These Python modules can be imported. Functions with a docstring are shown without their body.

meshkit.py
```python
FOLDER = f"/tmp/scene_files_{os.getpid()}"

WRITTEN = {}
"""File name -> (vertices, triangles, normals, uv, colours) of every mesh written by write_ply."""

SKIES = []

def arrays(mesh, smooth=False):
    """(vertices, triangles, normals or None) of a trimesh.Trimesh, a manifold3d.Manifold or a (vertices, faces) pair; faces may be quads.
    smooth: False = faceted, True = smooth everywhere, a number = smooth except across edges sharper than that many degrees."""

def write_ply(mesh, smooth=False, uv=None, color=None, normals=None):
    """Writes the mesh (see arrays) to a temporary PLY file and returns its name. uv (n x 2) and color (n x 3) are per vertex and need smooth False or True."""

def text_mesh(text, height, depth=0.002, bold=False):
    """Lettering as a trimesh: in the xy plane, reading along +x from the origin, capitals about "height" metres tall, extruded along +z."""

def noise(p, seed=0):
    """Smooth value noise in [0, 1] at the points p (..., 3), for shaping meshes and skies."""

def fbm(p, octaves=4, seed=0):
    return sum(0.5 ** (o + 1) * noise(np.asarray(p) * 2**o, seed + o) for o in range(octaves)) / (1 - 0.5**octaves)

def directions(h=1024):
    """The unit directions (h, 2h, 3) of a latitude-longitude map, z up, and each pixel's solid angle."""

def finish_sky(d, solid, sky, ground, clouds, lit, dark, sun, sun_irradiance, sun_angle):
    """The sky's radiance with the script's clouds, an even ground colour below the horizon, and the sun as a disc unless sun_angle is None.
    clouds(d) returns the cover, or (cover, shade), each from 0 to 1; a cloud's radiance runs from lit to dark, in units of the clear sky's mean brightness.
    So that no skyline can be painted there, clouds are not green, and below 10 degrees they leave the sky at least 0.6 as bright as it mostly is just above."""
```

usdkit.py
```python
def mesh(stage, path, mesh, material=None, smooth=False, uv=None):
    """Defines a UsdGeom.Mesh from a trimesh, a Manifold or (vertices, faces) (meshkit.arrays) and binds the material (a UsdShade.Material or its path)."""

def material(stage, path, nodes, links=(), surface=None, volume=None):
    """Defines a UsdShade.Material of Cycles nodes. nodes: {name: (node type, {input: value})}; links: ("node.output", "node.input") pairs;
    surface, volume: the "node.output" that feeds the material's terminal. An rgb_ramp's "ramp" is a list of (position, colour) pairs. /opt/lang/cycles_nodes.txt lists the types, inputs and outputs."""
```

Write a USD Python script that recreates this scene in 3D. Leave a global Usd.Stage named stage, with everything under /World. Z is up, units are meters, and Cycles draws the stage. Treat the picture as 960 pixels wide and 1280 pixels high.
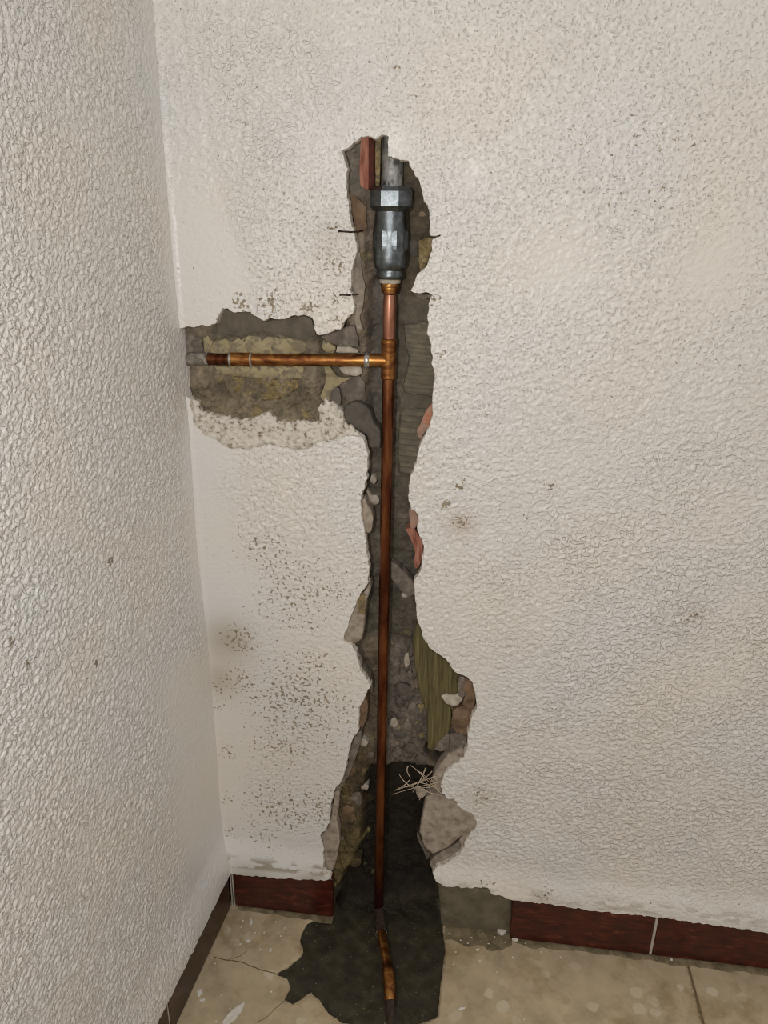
import math, random
import numpy as np
import trimesh, shapely, usdkit
from shapely.geometry import Polygon, LineString
from scipy.ndimage import gaussian_filter
from scipy.spatial import Delaunay, cKDTree
from pxr import Usd, UsdGeom, UsdLux, UsdShade, Gf, Sdf, Vt
from meshkit import fbm

stage = Usd.Stage.CreateInMemory()
UsdGeom.SetStageUpAxis(stage, 'Z'); UsdGeom.SetStageMetersPerUnit(stage, 1.0)
UsdGeom.Xform.Define(stage, '/World')
random.seed(7); R = np.random.RandomState(7)

# ------------------------------------------------------------------ camera, light, exposure
F, PITCH, YAW, ROLL = 958.78, 0.3763, 0.1219, 0.0127            # pixels of a 960 x 1280 frame, radians
CAM = np.array([0.3464, -0.8672, 1.0227])
cy, sy, cp, sp, cr, sr = math.cos(YAW), math.sin(YAW), math.cos(PITCH), math.sin(PITCH), math.cos(ROLL), math.sin(ROLL)
fw0, rt0, up0 = np.array([-sy, cy, 0]), np.array([cy, sy, 0]), np.array([0, 0, 1.0])
FWD = fw0 * cp - up0 * sp; u2 = up0 * cp + fw0 * sp
RIGHT = rt0 * cr + u2 * sr; UP = u2 * cr - rt0 * sr
cam = UsdGeom.Camera.Define(stage, '/World/camera')
cam.CreateHorizontalApertureAttr(36.0); cam.CreateFocalLengthAttr(F / 960 * 36.0)
cam.CreateClippingRangeAttr(Gf.Vec2f(0.02, 100))
m4 = np.eye(4); m4[0, :3], m4[1, :3], m4[2, :3], m4[3, :3] = RIGHT, UP, -FWD, CAM
UsdGeom.Xformable(cam).AddTransformOp().Set(Gf.Matrix4d(m4.tolist()))
cam.CreateExposureAttr(0.0)
LAMP = np.array([0.185, -0.90, 1.04])
lamp = UsdLux.SphereLight.Define(stage, '/World/hand_lamp_light')
lamp.CreateRadiusAttr(0.008); lamp.CreateIntensityAttr(3850.0); lamp.CreateColorAttr(Gf.Vec3f(1.0, 0.985, 0.975))
UsdGeom.Xformable(lamp).AddTranslateOp().Set(Gf.Vec3d(*LAMP.tolist()))
dome = UsdLux.DomeLight.Define(stage, '/World/room_light')
dome.CreateIntensityAttr(0.18); dome.CreateColorAttr(Gf.Vec3f(1.0, 0.965, 0.92))


def ray(px, py):
    d = FWD + RIGHT * ((px - 480) / F) - UP * ((py - 640) / F)
    return d
def at_y(px, py, Y=0.0):
    d = ray(px, py); return CAM + d * ((Y - CAM[1]) / d[1])
def at_z(px, py, Z=0.0):
    d = ray(px, py); return CAM + d * ((Z - CAM[2]) / d[2])
def wall2(pts, Y=0.0):
    return [tuple(at_y(x, y, Y)[[0, 2]]) for x, y in pts]
def floor2(pts, Z=0.0):
    return [tuple(at_z(x, y, Z)[[0, 1]]) for x, y in pts]

# ------------------------------------------------------------------ scene tree helpers
taken = {}
def path_for(name, parent):
    base = parent.GetPath().pathString if parent is not None else '/World'
    n = taken.get((base, name), -1) + 1; taken[(base, name)] = n
    return f'{base}/{name}' + (f'_{n:03d}' if n else '')
def tag(p, label=None, cat=None, group=None, kind=None):
    for k, v in (('label', label), ('category', cat), ('group', group), ('kind', kind)):
        if v: p.SetCustomDataByKey(k, v)
    return p
def thing(name, parent=None, loc=None, **k):
    x = UsdGeom.Xform.Define(stage, path_for(name, parent))
    if loc is not None: x.AddTranslateOp().Set(Gf.Vec3d(*map(float, loc)))
    return tag(x.GetPrim(), **k)
def obj(name, mesh, mat, parent=None, smooth=30, prim=None, loc=None, **k):
    """One Mesh prim. prim: {primvar name: n x 3 colours} needs smooth True or False. loc: the thing's base; points are given in world space."""
    if loc is not None:
        mesh = trimesh.Trimesh(np.array(mesh.vertices) - np.array(loc), mesh.faces, process=False)
    m = usdkit.mesh(stage, path_for(name, parent), mesh, mat, smooth=smooth)
    if loc is not None: m.AddTranslateOp().Set(Gf.Vec3d(*map(float, loc)))
    for key, v in (prim or {}).items():
        UsdGeom.PrimvarsAPI(m).CreatePrimvar(key, Sdf.ValueTypeNames.Color3fArray, 'vertex').Set(Vt.Vec3fArray.FromNumpy(np.asarray(v, np.float32)))
    return tag(m.GetPrim(), **k)
def rgb(r, g, b):                                                  # sRGB 0-255 to linear
    return tuple(((c / 255) / 12.92 if c <= 10 else ((c / 255 + 0.055) / 1.055) ** 2.4) for c in (r, g, b))

# ------------------------------------------------------------------ materials
MAT = {}
def mottled(name, stops, scale=60, rough=0.8, bump=0.3, bscale=400, detail=6, metallic=0.0, spec=0.3, stretch=(1, 1, 1), dist=0.001, distort=0.0, flecks=0.0, smear=None):
    """Noise-mottled surface; flecks = share of tiny pale grains; smear = a second colour in irregular patches."""
    MAT[name] = usdkit.material(stage, f'/World/Looks/{name}', {
        'g': ('geometry', {}), 'mp': ('mapping', {'scale': stretch}),
        'n': ('noise_texture', {'scale': scale, 'detail': detail, 'roughness': 0.62, 'distortion': distort}),
        'r': ('rgb_ramp', {'ramp': stops}),
        'sn': ('noise_texture', {'scale': 75.0, 'detail': 6.0, 'roughness': 0.7, 'distortion': 0.5}), 'sr': ('map_range', {'from_min': 0.50, 'from_max': 0.58, 'to_min': 0.0, 'to_max': 0.85 if smear else 0.0, 'clamp': True}), 'sm': ('mix', {'color2': smear or (0.1, 0.1, 0.1)}),
        'v': ('voronoi_texture', {'scale': 260.0}), 'vd': ('map_range', {'from_min': 0.10, 'from_max': 0.22, 'to_min': 1.0, 'to_max': 0.0, 'clamp': True}), 'vs': ('separate_color', {}), 'vm': ('math', {'math_type': 'less_than', 'value2': flecks}), 'fm': ('math', {'math_type': 'multiply'}), 'fx': ('mix', {'color2': rgb(168, 158, 138)}),
        'n2': ('noise_texture', {'scale': bscale, 'detail': 4.0, 'roughness': 0.6}),
        'b': ('bump', {'strength': bump, 'distance': dist}),
        'p': ('principled_bsdf', {'roughness': rough, 'metallic': metallic, 'specular_ior_level': spec})},
        [('g.position', 'mp.vector'), ('mp.vector', 'n.vector'), ('n.fac', 'r.fac'), ('r.color', 'sm.color1'), ('g.position', 'sn.vector'), ('sn.fac', 'sr.value'), ('sr.result', 'sm.fac'),
         ('g.position', 'v.vector'), ('v.distance', 'vd.value'), ('v.color', 'vs.color'), ('vs.r', 'vm.value1'), ('vd.result', 'fm.value1'), ('vm.value', 'fm.value2'), ('fm.value', 'fx.fac'), ('sm.color', 'fx.color1'), ('fx.color', 'p.base_color'),
         ('mp.vector', 'n2.vector'), ('n2.fac', 'b.height'), ('b.normal', 'p.normal')], surface='p.BSDF')
    return MAT[name]
def painted(name):
    """White sprayed plaster; primvar 'tint' = its colour, primvar 'dirt' r = how many brown specks, g = depth of the fine pits, b = share of wrinkles."""
    MAT[name] = usdkit.material(stage, f'/World/Looks/{name}', {
        'g': ('geometry', {}), 'at': ('attribute', {'attribute': 'tint'}), 'ad': ('attribute', {'attribute': 'dirt'}), 'sep': ('separate_color', {}),
        'n': ('noise_texture', {'scale': 230.0, 'detail': 1.5, 'roughness': 0.5, 'distortion': 0.4}),
        'sub': ('math', {'math_type': 'add'}), 'mr': ('map_range', {'from_min': 0.99, 'from_max': 1.05, 'to_min': 0.0, 'to_max': 1.0, 'clamp': True}),
        'dc': ('noise_texture', {'scale': 35.0, 'detail': 3.0}), 'dr': ('rgb_ramp', {'ramp': [(0.3, rgb(128, 114, 94)), (0.5, rgb(160, 146, 124)), (0.7, rgb(116, 108, 98))]}),
        'mx': ('mix', {}),
        'n2': ('noise_texture', {'scale': 330.0, 'detail': 1.0, 'roughness': 0.4, 'distortion': 0.3}), 'r2': ('map_range', {'from_min': 0.18, 'from_max': 0.43, 'range_type': 'linear', 'clamp': True}),
        'mp': ('mapping', {'scale': (1, 1, 1.1)}), 'n3': ('noise_texture', {'scale': 190.0, 'detail': 1.0, 'roughness': 0.4, 'distortion': 0.6}), 'r3': ('map_range', {'from_min': 0.36, 'from_max': 0.56, 'range_type': 'smoothstep', 'clamp': True}),
        'hm': ('mix_float', {}), 'n4': ('noise_texture', {'scale': 800.0, 'detail': 3.0}), 'ha': ('math', {'math_type': 'multiply_add', 'value2': 0.16}), 'hs': ('math', {'math_type': 'multiply'}),
        'b': ('bump', {'strength': 1.0, 'distance': 0.0014}),
        'p': ('principled_bsdf', {'roughness': 0.36, 'specular_ior_level': 0.5})},
        [('g.position', 'n.vector'), ('g.position', 'dc.vector'), ('ad.color', 'sep.color'), ('n.fac', 'sub.value1'), ('sep.r', 'sub.value2'), ('sub.value', 'mr.value'),
         ('dc.fac', 'dr.fac'), ('mr.result', 'mx.fac'), ('at.color', 'mx.color1'), ('dr.color', 'mx.color2'), ('mx.color', 'p.base_color'),
         ('g.position', 'n2.vector'), ('g.position', 'mp.vector'), ('mp.vector', 'n3.vector'), ('g.position', 'n4.vector'), ('n2.fac', 'r2.value'), ('n3.fac', 'r3.value'),
         ('r2.result', 'hm.a'), ('r3.result', 'hm.b'), ('sep.b', 'hm.fac'), ('n4.fac', 'ha.value1'), ('hm.result', 'ha.value3'), ('ha.value', 'hs.value1'), ('sep.g', 'hs.value2'),
         ('hs.value', 'b.height'), ('b.normal', 'p.normal')], surface='p.BSDF')
def rubble(name):
    """Mortar; primvar 'tint' = its colour, with mottling and sandy grain."""
    MAT[name] = usdkit.material(stage, f'/World/Looks/{name}', {
        'g': ('geometry', {}), 'at': ('attribute', {'attribute': 'tint'}),
        'n': ('noise_texture', {'scale': 90.0, 'detail': 8.0, 'roughness': 0.65}), 'r': ('rgb_ramp', {'ramp': [(0.25, (0.45, 0.45, 0.45)), (0.5, (0.95, 0.93, 0.9)), (0.75, (1.55, 1.5, 1.4))]}),
        'mx': ('mix', {'mix_type': 'multiply', 'fac': 1.0}),
        'v': ('voronoi_texture', {'scale': 330.0}), 'vr': ('map_range', {'from_min': 0.0, 'from_max': 0.14, 'to_min': 0.7, 'to_max': 0.0, 'clamp': True}),
        'gn': ('noise_texture', {'scale': 40.0}), 'gr': ('map_range', {'from_min': 0.52, 'from_max': 0.6, 'clamp': True}), 'gm': ('math', {'math_type': 'multiply'}),
        'm2': ('mix', {'color2': rgb(150, 142, 125)}),
        'n2': ('noise_texture', {'scale': 500.0, 'detail': 5.0}), 'b': ('bump', {'strength': 1.0, 'distance': 0.0016}),
        'p': ('principled_bsdf', {'roughness': 0.75, 'specular_ior_level': 0.35})},
        [('g.position', 'n.vector'), ('n.fac', 'r.fac'), ('at.color', 'mx.color1'), ('r.color', 'mx.color2'), ('g.position', 'v.vector'), ('v.distance', 'vr.value'),
         ('g.position', 'gn.vector'), ('gn.fac', 'gr.value'), ('gr.result', 'gm.value1'), ('vr.result', 'gm.value2'), ('gm.value', 'm2.fac'), ('mx.color', 'm2.color1'), ('m2.color', 'p.base_color'),
         ('g.position', 'n2.vector'), ('n2.fac', 'b.height'), ('b.normal', 'p.normal')], surface='p.BSDF')
def terrazzo(name, base, chip_lo, chip_hi, grime):
    MAT[name] = usdkit.material(stage, f'/World/Looks/{name}', {
        'g': ('geometry', {}),
        'w': ('noise_texture', {'scale': 60.0, 'detail': 2.0}), 'ws': ('vector_math', {'math_type': 'scale', 'scale': 0.012}), 'wa': ('vector_math', {'math_type': 'add'}),
        'v': ('voronoi_texture', {'scale': 48.0, 'feature': 'f1', 'randomness': 1.0}),
        'vr': ('map_range', {'from_min': 0.36, 'from_max': 0.44, 'to_min': 1.0, 'to_max': 0.0, 'clamp': True}),
        'sc': ('separate_color', {}), 'cr': ('rgb_ramp', {'ramp': [(0.0, chip_lo), (0.5, base), (1.0, chip_hi)]}),
        'sel': ('map_range', {'from_min': 0.25, 'from_max': 0.5, 'clamp': True}), 'cm': ('math', {'math_type': 'multiply'}),
        'n': ('noise_texture', {'scale': 22.0, 'detail': 7.0, 'roughness': 0.65}), 'nr': ('rgb_ramp', {'ramp': [(0.3, tuple(c * 0.72 for c in base)), (0.5, base), (0.7, tuple(min(1, c * 1.2) for c in base))]}),
        'mx': ('mix', {}),
        'gn': ('noise_texture', {'scale': 9.0, 'detail': 8.0, 'roughness': 0.7}), 'gr': ('map_range', {'from_min': 0.52, 'from_max': 0.68, 'to_min': 0.0, 'to_max': 0.75, 'clamp': True}),
        'm2': ('mix', {'color2': grime}),
        'sn': ('noise_texture', {'scale': 300.0, 'detail': 3.0}), 'sr': ('map_range', {'from_min': 0.68, 'from_max': 0.74, 'to_min': 0.0, 'to_max': 0.6, 'clamp': True}), 'm3': ('mix', {'color2': rgb(215, 205, 185)}),
        'b': ('bump', {'strength': 0.12, 'distance': 0.0006}),
        'p': ('principled_bsdf', {'roughness': 0.5, 'specular_ior_level': 0.35})},
        [('g.position', 'w.vector'), ('w.color', 'ws.vector1'), ('g.position', 'wa.vector1'), ('ws.vector', 'wa.vector2'), ('wa.vector', 'v.vector'), ('v.distance', 'vr.value'), ('v.color', 'sc.color'), ('sc.r', 'cr.fac'),
         ('sc.g', 'sel.value'), ('sel.result', 'cm.value1'), ('vr.result', 'cm.value2'),
         ('g.position', 'n.vector'), ('n.fac', 'nr.fac'), ('nr.color', 'mx.color1'), ('cr.color', 'mx.color2'), ('cm.value', 'mx.fac'), ('mx.color', 'm2.color1'),
         ('g.position', 'gn.vector'), ('gn.fac', 'gr.value'), ('gr.result', 'm2.fac'), ('m2.color', 'm3.color1'), ('g.position', 'sn.vector'), ('sn.fac', 'sr.value'), ('sr.result', 'm3.fac'), ('m3.color', 'p.base_color'),
         ('sn.fac', 'b.height'), ('b.normal', 'p.normal')], surface='p.BSDF')

painted('wall_paint'); rubble('mortar')
terrazzo('floor_tile_stone', rgb(186, 168, 138), rgb(178, 158, 128), rgb(208, 194, 170), rgb(138, 112, 70))
mottled('raw_plaster', [(0.3, rgb(116, 104, 92)), (0.5, rgb(160, 147, 132)), (0.7, rgb(182, 170, 155))], scale=70, rough=0.9, bump=0.7, bscale=260)
mottled('white_plaster', [(0.34, rgb(132, 116, 96)), (0.42, rgb(192, 181, 165)), (0.50, rgb(216, 209, 197)), (0.7, rgb(226, 220, 208))], scale=170, rough=0.85, bump=1.0, bscale=300, dist=0.0015)
mottled('grey_plaster', [(0.3, rgb(104, 95, 84)), (0.5, rgb(142, 131, 118)), (0.7, rgb(176, 164, 150))], scale=60, rough=0.85, bump=0.5)
mottled('clay', [(0.3, rgb(92, 52, 42)), (0.48, rgb(150, 98, 80)), (0.7, rgb(172, 124, 106))], scale=120, rough=0.8, bump=0.4, stretch=(3, 1, 0.4))
mottled('dusty_clay', [(0.3, rgb(140, 112, 98)), (0.5, rgb(164, 134, 118)), (0.66, rgb(176, 120, 92))], scale=60, rough=0.85, bump=0.4)
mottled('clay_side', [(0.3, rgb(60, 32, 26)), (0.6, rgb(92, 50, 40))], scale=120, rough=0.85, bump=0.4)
mottled('grey_brick', [(0.3, rgb(92, 87, 74)), (0.5, rgb(116, 109, 92)), (0.7, rgb(136, 127, 106))], scale=70, rough=0.85, bump=0.4, stretch=(0.6, 1, 2), smear=rgb(104, 99, 88))
mottled('cement_smooth', [(0.3, rgb(82, 76, 65)), (0.5, rgb(100, 93, 80)), (0.7, rgb(116, 108, 94))], scale=60, rough=0.75, bump=0.4)
mottled('cement_bed', [(0.3, rgb(88, 82, 64)), (0.5, rgb(108, 101, 82)), (0.7, rgb(124, 115, 94))], scale=40, rough=0.75, bump=0.3)
mottled('stone_yellow', [(0.28, rgb(116, 102, 76)), (0.45, rgb(156, 143, 110)), (0.7, rgb(172, 160, 126))], scale=55, rough=0.8, bump=0.4, stretch=(0.5, 1, 1.5), smear=rgb(122, 112, 95))
mottled('stone_ochre', [(0.3, rgb(90, 76, 50)), (0.5, rgb(138, 120, 82)), (0.7, rgb(164, 148, 110))], scale=150, rough=0.85, bump=1.0, smear=rgb(100, 91, 76), dist=0.0015)
mottled('stone_olive', [(0.3, rgb(58, 48, 30)), (0.5, rgb(88, 76, 48)), (0.7, rgb(112, 100, 62))], scale=130, rough=0.8, bump=0.8, smear=rgb(74, 65, 50), dist=0.0015)
mottled('stone_grey', [(0.3, rgb(86, 78, 70)), (0.5, rgb(118, 108, 98)), (0.7, rgb(146, 135, 122))], scale=90, rough=0.8, bump=0.6, smear=rgb(96, 88, 78))
mottled('stone_dark', [(0.3, rgb(72, 67, 60)), (0.5, rgb(90, 84, 76)), (0.7, rgb(106, 100, 90))], scale=50, rough=0.7, bump=0.3)
mottled('stone_brown', [(0.3, rgb(92, 74, 58)), (0.5, rgb(122, 98, 76)), (0.7, rgb(138, 118, 98))], scale=60, rough=0.8, bump=0.4)
mottled('stone_pale', [(0.3, rgb(150, 138, 122)), (0.5, rgb(178, 168, 152)), (0.7, rgb(204, 196, 182))], scale=90, rough=0.8, bump=0.5)
mottled('board_wood', [(0.28, rgb(58, 50, 30)), (0.42, rgb(88, 80, 51)), (0.55, rgb(106, 98, 64)), (0.75, rgb(128, 118, 82))], scale=60, rough=0.8, bump=0.9, bscale=120, stretch=(5, 1, 0.22), detail=6, dist=0.0015)
mottled('wet_cement', [(0.3, rgb(40, 36, 25)), (0.5, rgb(56, 51, 37)), (0.7, rgb(76, 68, 50))], scale=50, rough=0.6, bump=0.7, bscale=350, spec=0.4, flecks=0.10)
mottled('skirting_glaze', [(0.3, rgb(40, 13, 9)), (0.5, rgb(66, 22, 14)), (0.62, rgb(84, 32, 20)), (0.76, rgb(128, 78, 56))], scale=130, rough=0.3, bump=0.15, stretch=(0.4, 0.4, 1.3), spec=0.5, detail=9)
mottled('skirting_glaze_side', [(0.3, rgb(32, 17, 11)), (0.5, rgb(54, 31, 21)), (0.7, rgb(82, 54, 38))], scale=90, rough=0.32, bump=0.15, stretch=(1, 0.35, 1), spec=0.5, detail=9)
mottled('grout_white', [(0.3, rgb(160, 150, 136)), (0.7, rgb(200, 192, 178))], scale=120, rough=0.85)
mottled('grout_brown', [(0.3, rgb(92, 78, 54)), (0.7, rgb(132, 114, 84))], scale=90, rough=0.9)
mottled('grime_grey', [(0.3, rgb(84, 74, 54)), (0.5, rgb(122, 109, 84)), (0.7, rgb(150, 135, 106))], scale=60, rough=0.85, bump=0.6, flecks=0.2)
mottled('grout_dark', [(0.3, rgb(74, 62, 44)), (0.7, rgb(110, 96, 70))], scale=90, rough=0.9)
mottled('galvanised', [(0.34, rgb(70, 70, 68)), (0.46, rgb(140, 140, 137)), (0.66, rgb(190, 188, 184))], scale=110, rough=0.5, bump=0.5, bscale=500, metallic=0.7, stretch=(1, 1, 0.6), detail=8)
mottled('cast_iron', [(0.25, rgb(78, 82, 84)), (0.5, rgb(102, 107, 109)), (0.75, rgb(130, 134, 136))], scale=170, rough=0.28, bump=0.25, bscale=900, metallic=1.0)
mottled('copper_burnt', [(0.28, rgb(62, 34, 22)), (0.42, rgb(116, 70, 40)), (0.52, rgb(152, 102, 56)), (0.64, rgb(172, 126, 70)), (0.78, rgb(132, 82, 52))], scale=70, rough=0.36, bump=0.15, metallic=0.9, stretch=(0.5, 1, 1.3), distort=1.0)
mottled('copper_dark', [(0.3, rgb(64, 34, 23)), (0.45, rgb(104, 60, 39)), (0.6, rgb(136, 86, 54)), (0.78, rgb(150, 102, 68))], scale=45, rough=0.35, bump=0.12, metallic=0.95, stretch=(1, 1, 0.25), distort=0.8)
mottled('copper_red', [(0.3, rgb(56, 24, 18)), (0.5, rgb(96, 50, 40)), (0.66, rgb(136, 84, 72)), (0.8, rgb(104, 62, 42))], scale=60, rough=0.34, bump=0.15, metallic=0.9, stretch=(1, 1, 0.4))
mottled('copper_pink', [(0.3, rgb(128, 80, 60)), (0.5, rgb(172, 120, 98)), (0.7, rgb(184, 132, 110))], scale=50, rough=0.34, bump=0.1, metallic=0.85, stretch=(1, 1, 0.4))
mottled('solder', [(0.3, rgb(130, 124, 116)), (0.6, rgb(206, 202, 196))], scale=150, rough=0.3, bump=0.4, metallic=0.8)
mottled('pipe_cement', [(0.3, rgb(70, 62, 52)), (0.5, rgb(118, 110, 98)), (0.66, rgb(156, 150, 138))], scale=110, rough=0.85, bump=0.5)
mottled('fibre', [(0.3, rgb(150, 128, 106)), (0.6, rgb(206, 190, 168))], scale=60, rough=0.8, bump=0.0)
mottled('rusty_iron', [(0.3, rgb(40, 32, 26)), (0.7, rgb(78, 64, 52))], scale=200, rough=0.7, metallic=0.3)
mottled('flake', [(0.3, rgb(205, 198, 184)), (0.7, rgb(235, 230, 220))], scale=90, rough=0.8, bump=0.3)
mottled('black_soil', [(0.3, rgb(22, 17, 11)), (0.5, rgb(34, 28, 19)), (0.7, rgb(52, 44, 32))], scale=70, rough=0.8, bump=0.6, bscale=300, flecks=0.06)

# ------------------------------------------------------------------ outline of the break in the plaster, read off the photo onto the wall plane
HOLE_PX = [(428, 189), (437, 183), (447, 176), (455, 171), (461, 168), (468, 172), (476, 170), (482, 168), (486, 167), (485, 180), (484, 191), (491, 195), (498, 197), (506, 201), (511, 200), (514, 210), (518, 218), (522, 223), (526, 233), (530, 246), (535, 256), (538, 267), (539, 281),
 (538, 293), (552, 296), (541, 299), (540, 315), (534, 331), (526, 341), (520, 349), (516, 358), (514, 364), (530, 366), (542, 368), (536, 373), (536, 385), (535, 393), (534, 411), (537, 427), (540, 444), (541, 459), (544, 475), (542, 490), (540, 505), (541, 520), (536, 534), (528, 550), (523, 565), (520, 580), (515, 592),
 (511, 607), (511, 624), (514, 636), (521, 641), (524, 652), (521, 662), (528, 674), (529, 697), (524, 716), (518, 727), (519, 743), (520, 757), (523, 775), (530, 797), (540, 812), (552, 819), (562, 829), (572, 842), (581, 845), (590, 852), (596, 872), (595, 887), (589, 897), (586, 915), (584, 935), (579, 947),
 (566, 957), (555, 968), (551, 985), (557, 996), (566, 998), (576, 1010), (593, 1019), (597, 1030), (585, 1045), (576, 1065), (561, 1077), (547, 1083), (540, 1087), (546, 1103), (551, 1107), (576, 1110), (608, 1112), (614, 1117), (639, 1125), (697, 1132), (743, 1139), (818, 1146), (852, 1150), (902, 1157), (960, 1166), (1060, 1178)]
HOLE_BOTTOM = [(1500, 1500), (-400, 1500), (-400, 1060)]
HOLE_LEFT_PX = [(284, 1092), (294, 1093), (336, 1097), (374, 1100), (405, 1101), (413, 1099), (405, 1085), (404, 1058), (400, 1044), (408, 1036), (412, 1025), (415, 1000), (418, 987), (428, 973), (435, 948), (437, 932), (445, 916), (448, 912), (449, 883), (456, 872), (463, 856), (459, 849), (450, 839), (445, 815), (438, 803), (430, 801), (431, 792),
 (437, 774), (446, 750), (452, 739), (460, 727), (461, 720), (460, 700), (457, 680), (456, 667), (452, 645), (450, 625), (455, 610), (458, 597), (460, 582), (460, 567), (457, 553), (450, 545), (436, 546), (421, 548), (396, 554), (383, 562), (354, 560), (338, 555), (308, 562), (283, 558), (271, 550), (254, 542), (243, 530),
 (238, 500), (222, 490), (200, 450), (205, 409), (229, 410), (238, 408), (269, 406), (273, 396), (277, 385), (292, 389), (312, 388), (329, 400), (354, 398), (379, 394), (390, 398), (396, 417), (408, 417), (425, 410), (433, 398), (440, 390), (443, 383), (440, 371), (437, 362), (441, 333), (446, 317), (445, 302), (441, 283), (438, 273), (436, 262), (434, 244), (432, 227), (432, 217), (435, 212), (431, 198)]
bottom2 = [(3.2, 0.074), (3.2, -0.5), (-0.6, -0.5), (-0.6, 0.074), (-0.05, 0.074)]
LIP = -0.0110
right2 = [wall2([p], LIP if p[1] > 1100 else 0.0)[0] for p in HOLE_PX]
left_px = [wall2([p], LIP if p[1] >= 1091 else 0.0)[0] for p in HOLE_LEFT_PX]
hole2 = Polygon(right2 + bottom2 + left_px).buffer(0)
def jag(poly, amp, step, seed, scale=90.0):
    """Resample a polygon's outline and roughen it."""
    ring = np.array(poly.exterior.coords)
    n = max(12, int(poly.exterior.length / step))
    pts = np.array([poly.exterior.interpolate(t, normalized=True).coords[0] for t in np.linspace(0, 1, n, endpoint=False)])
    q = np.c_[pts * scale, np.full(len(pts), 0.37)]
    off = np.stack([fbm(q, 4, seed) - 0.5, fbm(q + 31.7, 4, seed + 9) - 0.5], 1)
    p = Polygon(pts + off * 2 * amp).buffer(0)
    return p if p.geom_type == 'Polygon' else max(p.geoms, key=lambda g: g.area)
clip = shapely.box(-0.5, -0.5, 3.0, 1.5)
hole2 = jag(hole2.intersection(clip), 0.0035, 0.0022, 3, 160.0)

# ------------------------------------------------------------------ relief of the sprayed plaster
def axis(a, b, step, far_lo=None, far_hi=None):
    x = list(np.arange(a, b + step / 2, step))
    s = step
    while far_hi is not None and x[-1] < far_hi: s *= 1.25; x.append(x[-1] + min(s, 0.15))
    s = step
    while far_lo is not None and x[0] > far_lo: s *= 1.25; x.insert(0, x[0] - min(s, 0.15))
    return np.array(x)
def band(shape, s1, s2, seed):
    w = np.random.RandomState(seed).randn(*shape).astype(np.float32)
    g = gaussian_filter(w, s1) - gaussian_filter(w, s2)
    return g / g.std()
def spray(shape, step, seed):
    """Blobs with flat tops and steep sides, in metres of height; and soft long waves."""
    b1 = band(shape, (0.0017 / step, 0.0014 / step), 0.0042 / step, seed)
    b2 = band(shape, (0.0028 / step, 0.0020 / step), 0.007 / step, seed + 1)
    fine = band(shape, 0.0009 / step, 0.002 / step, seed + 2)
    h = 0.62 * np.tanh(1.7 * (b1 + 0.35)) + 0.5 * np.tanh(1.5 * (b2 + 0.2)) + 0.12 * fine
    return h
def grid_mesh(X, Y, Z, keep=None):
    n, m = X.shape
    idx = np.arange(n * m).reshape(n, m)
    a, b, c, d = idx[:-1, :-1].ravel(), idx[1:, :-1].ravel(), idx[1:, 1:].ravel(), idx[:-1, 1:].ravel()
    f = np.vstack([np.c_[a, b, c], np.c_[a, c, d]])
    if keep is not None: f = f[keep(f)]
    v = np.stack([X.ravel(), Y.ravel(), Z.ravel()], 1)
    return v, f
def smooth(x, a, b):
    t = np.clip((x - a) / (b - a), 0, 1); return t * t * (3 - 2 * t)
def blob(x, z, px, py, r, Y=0.0, soft=1.0, stretch=1.0):
    c = at_y(px, py, Y); d = np.hypot((x - c[0]), (z - c[2]) * stretch) / r
    return np.exp(-(d / soft) ** 2)
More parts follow.
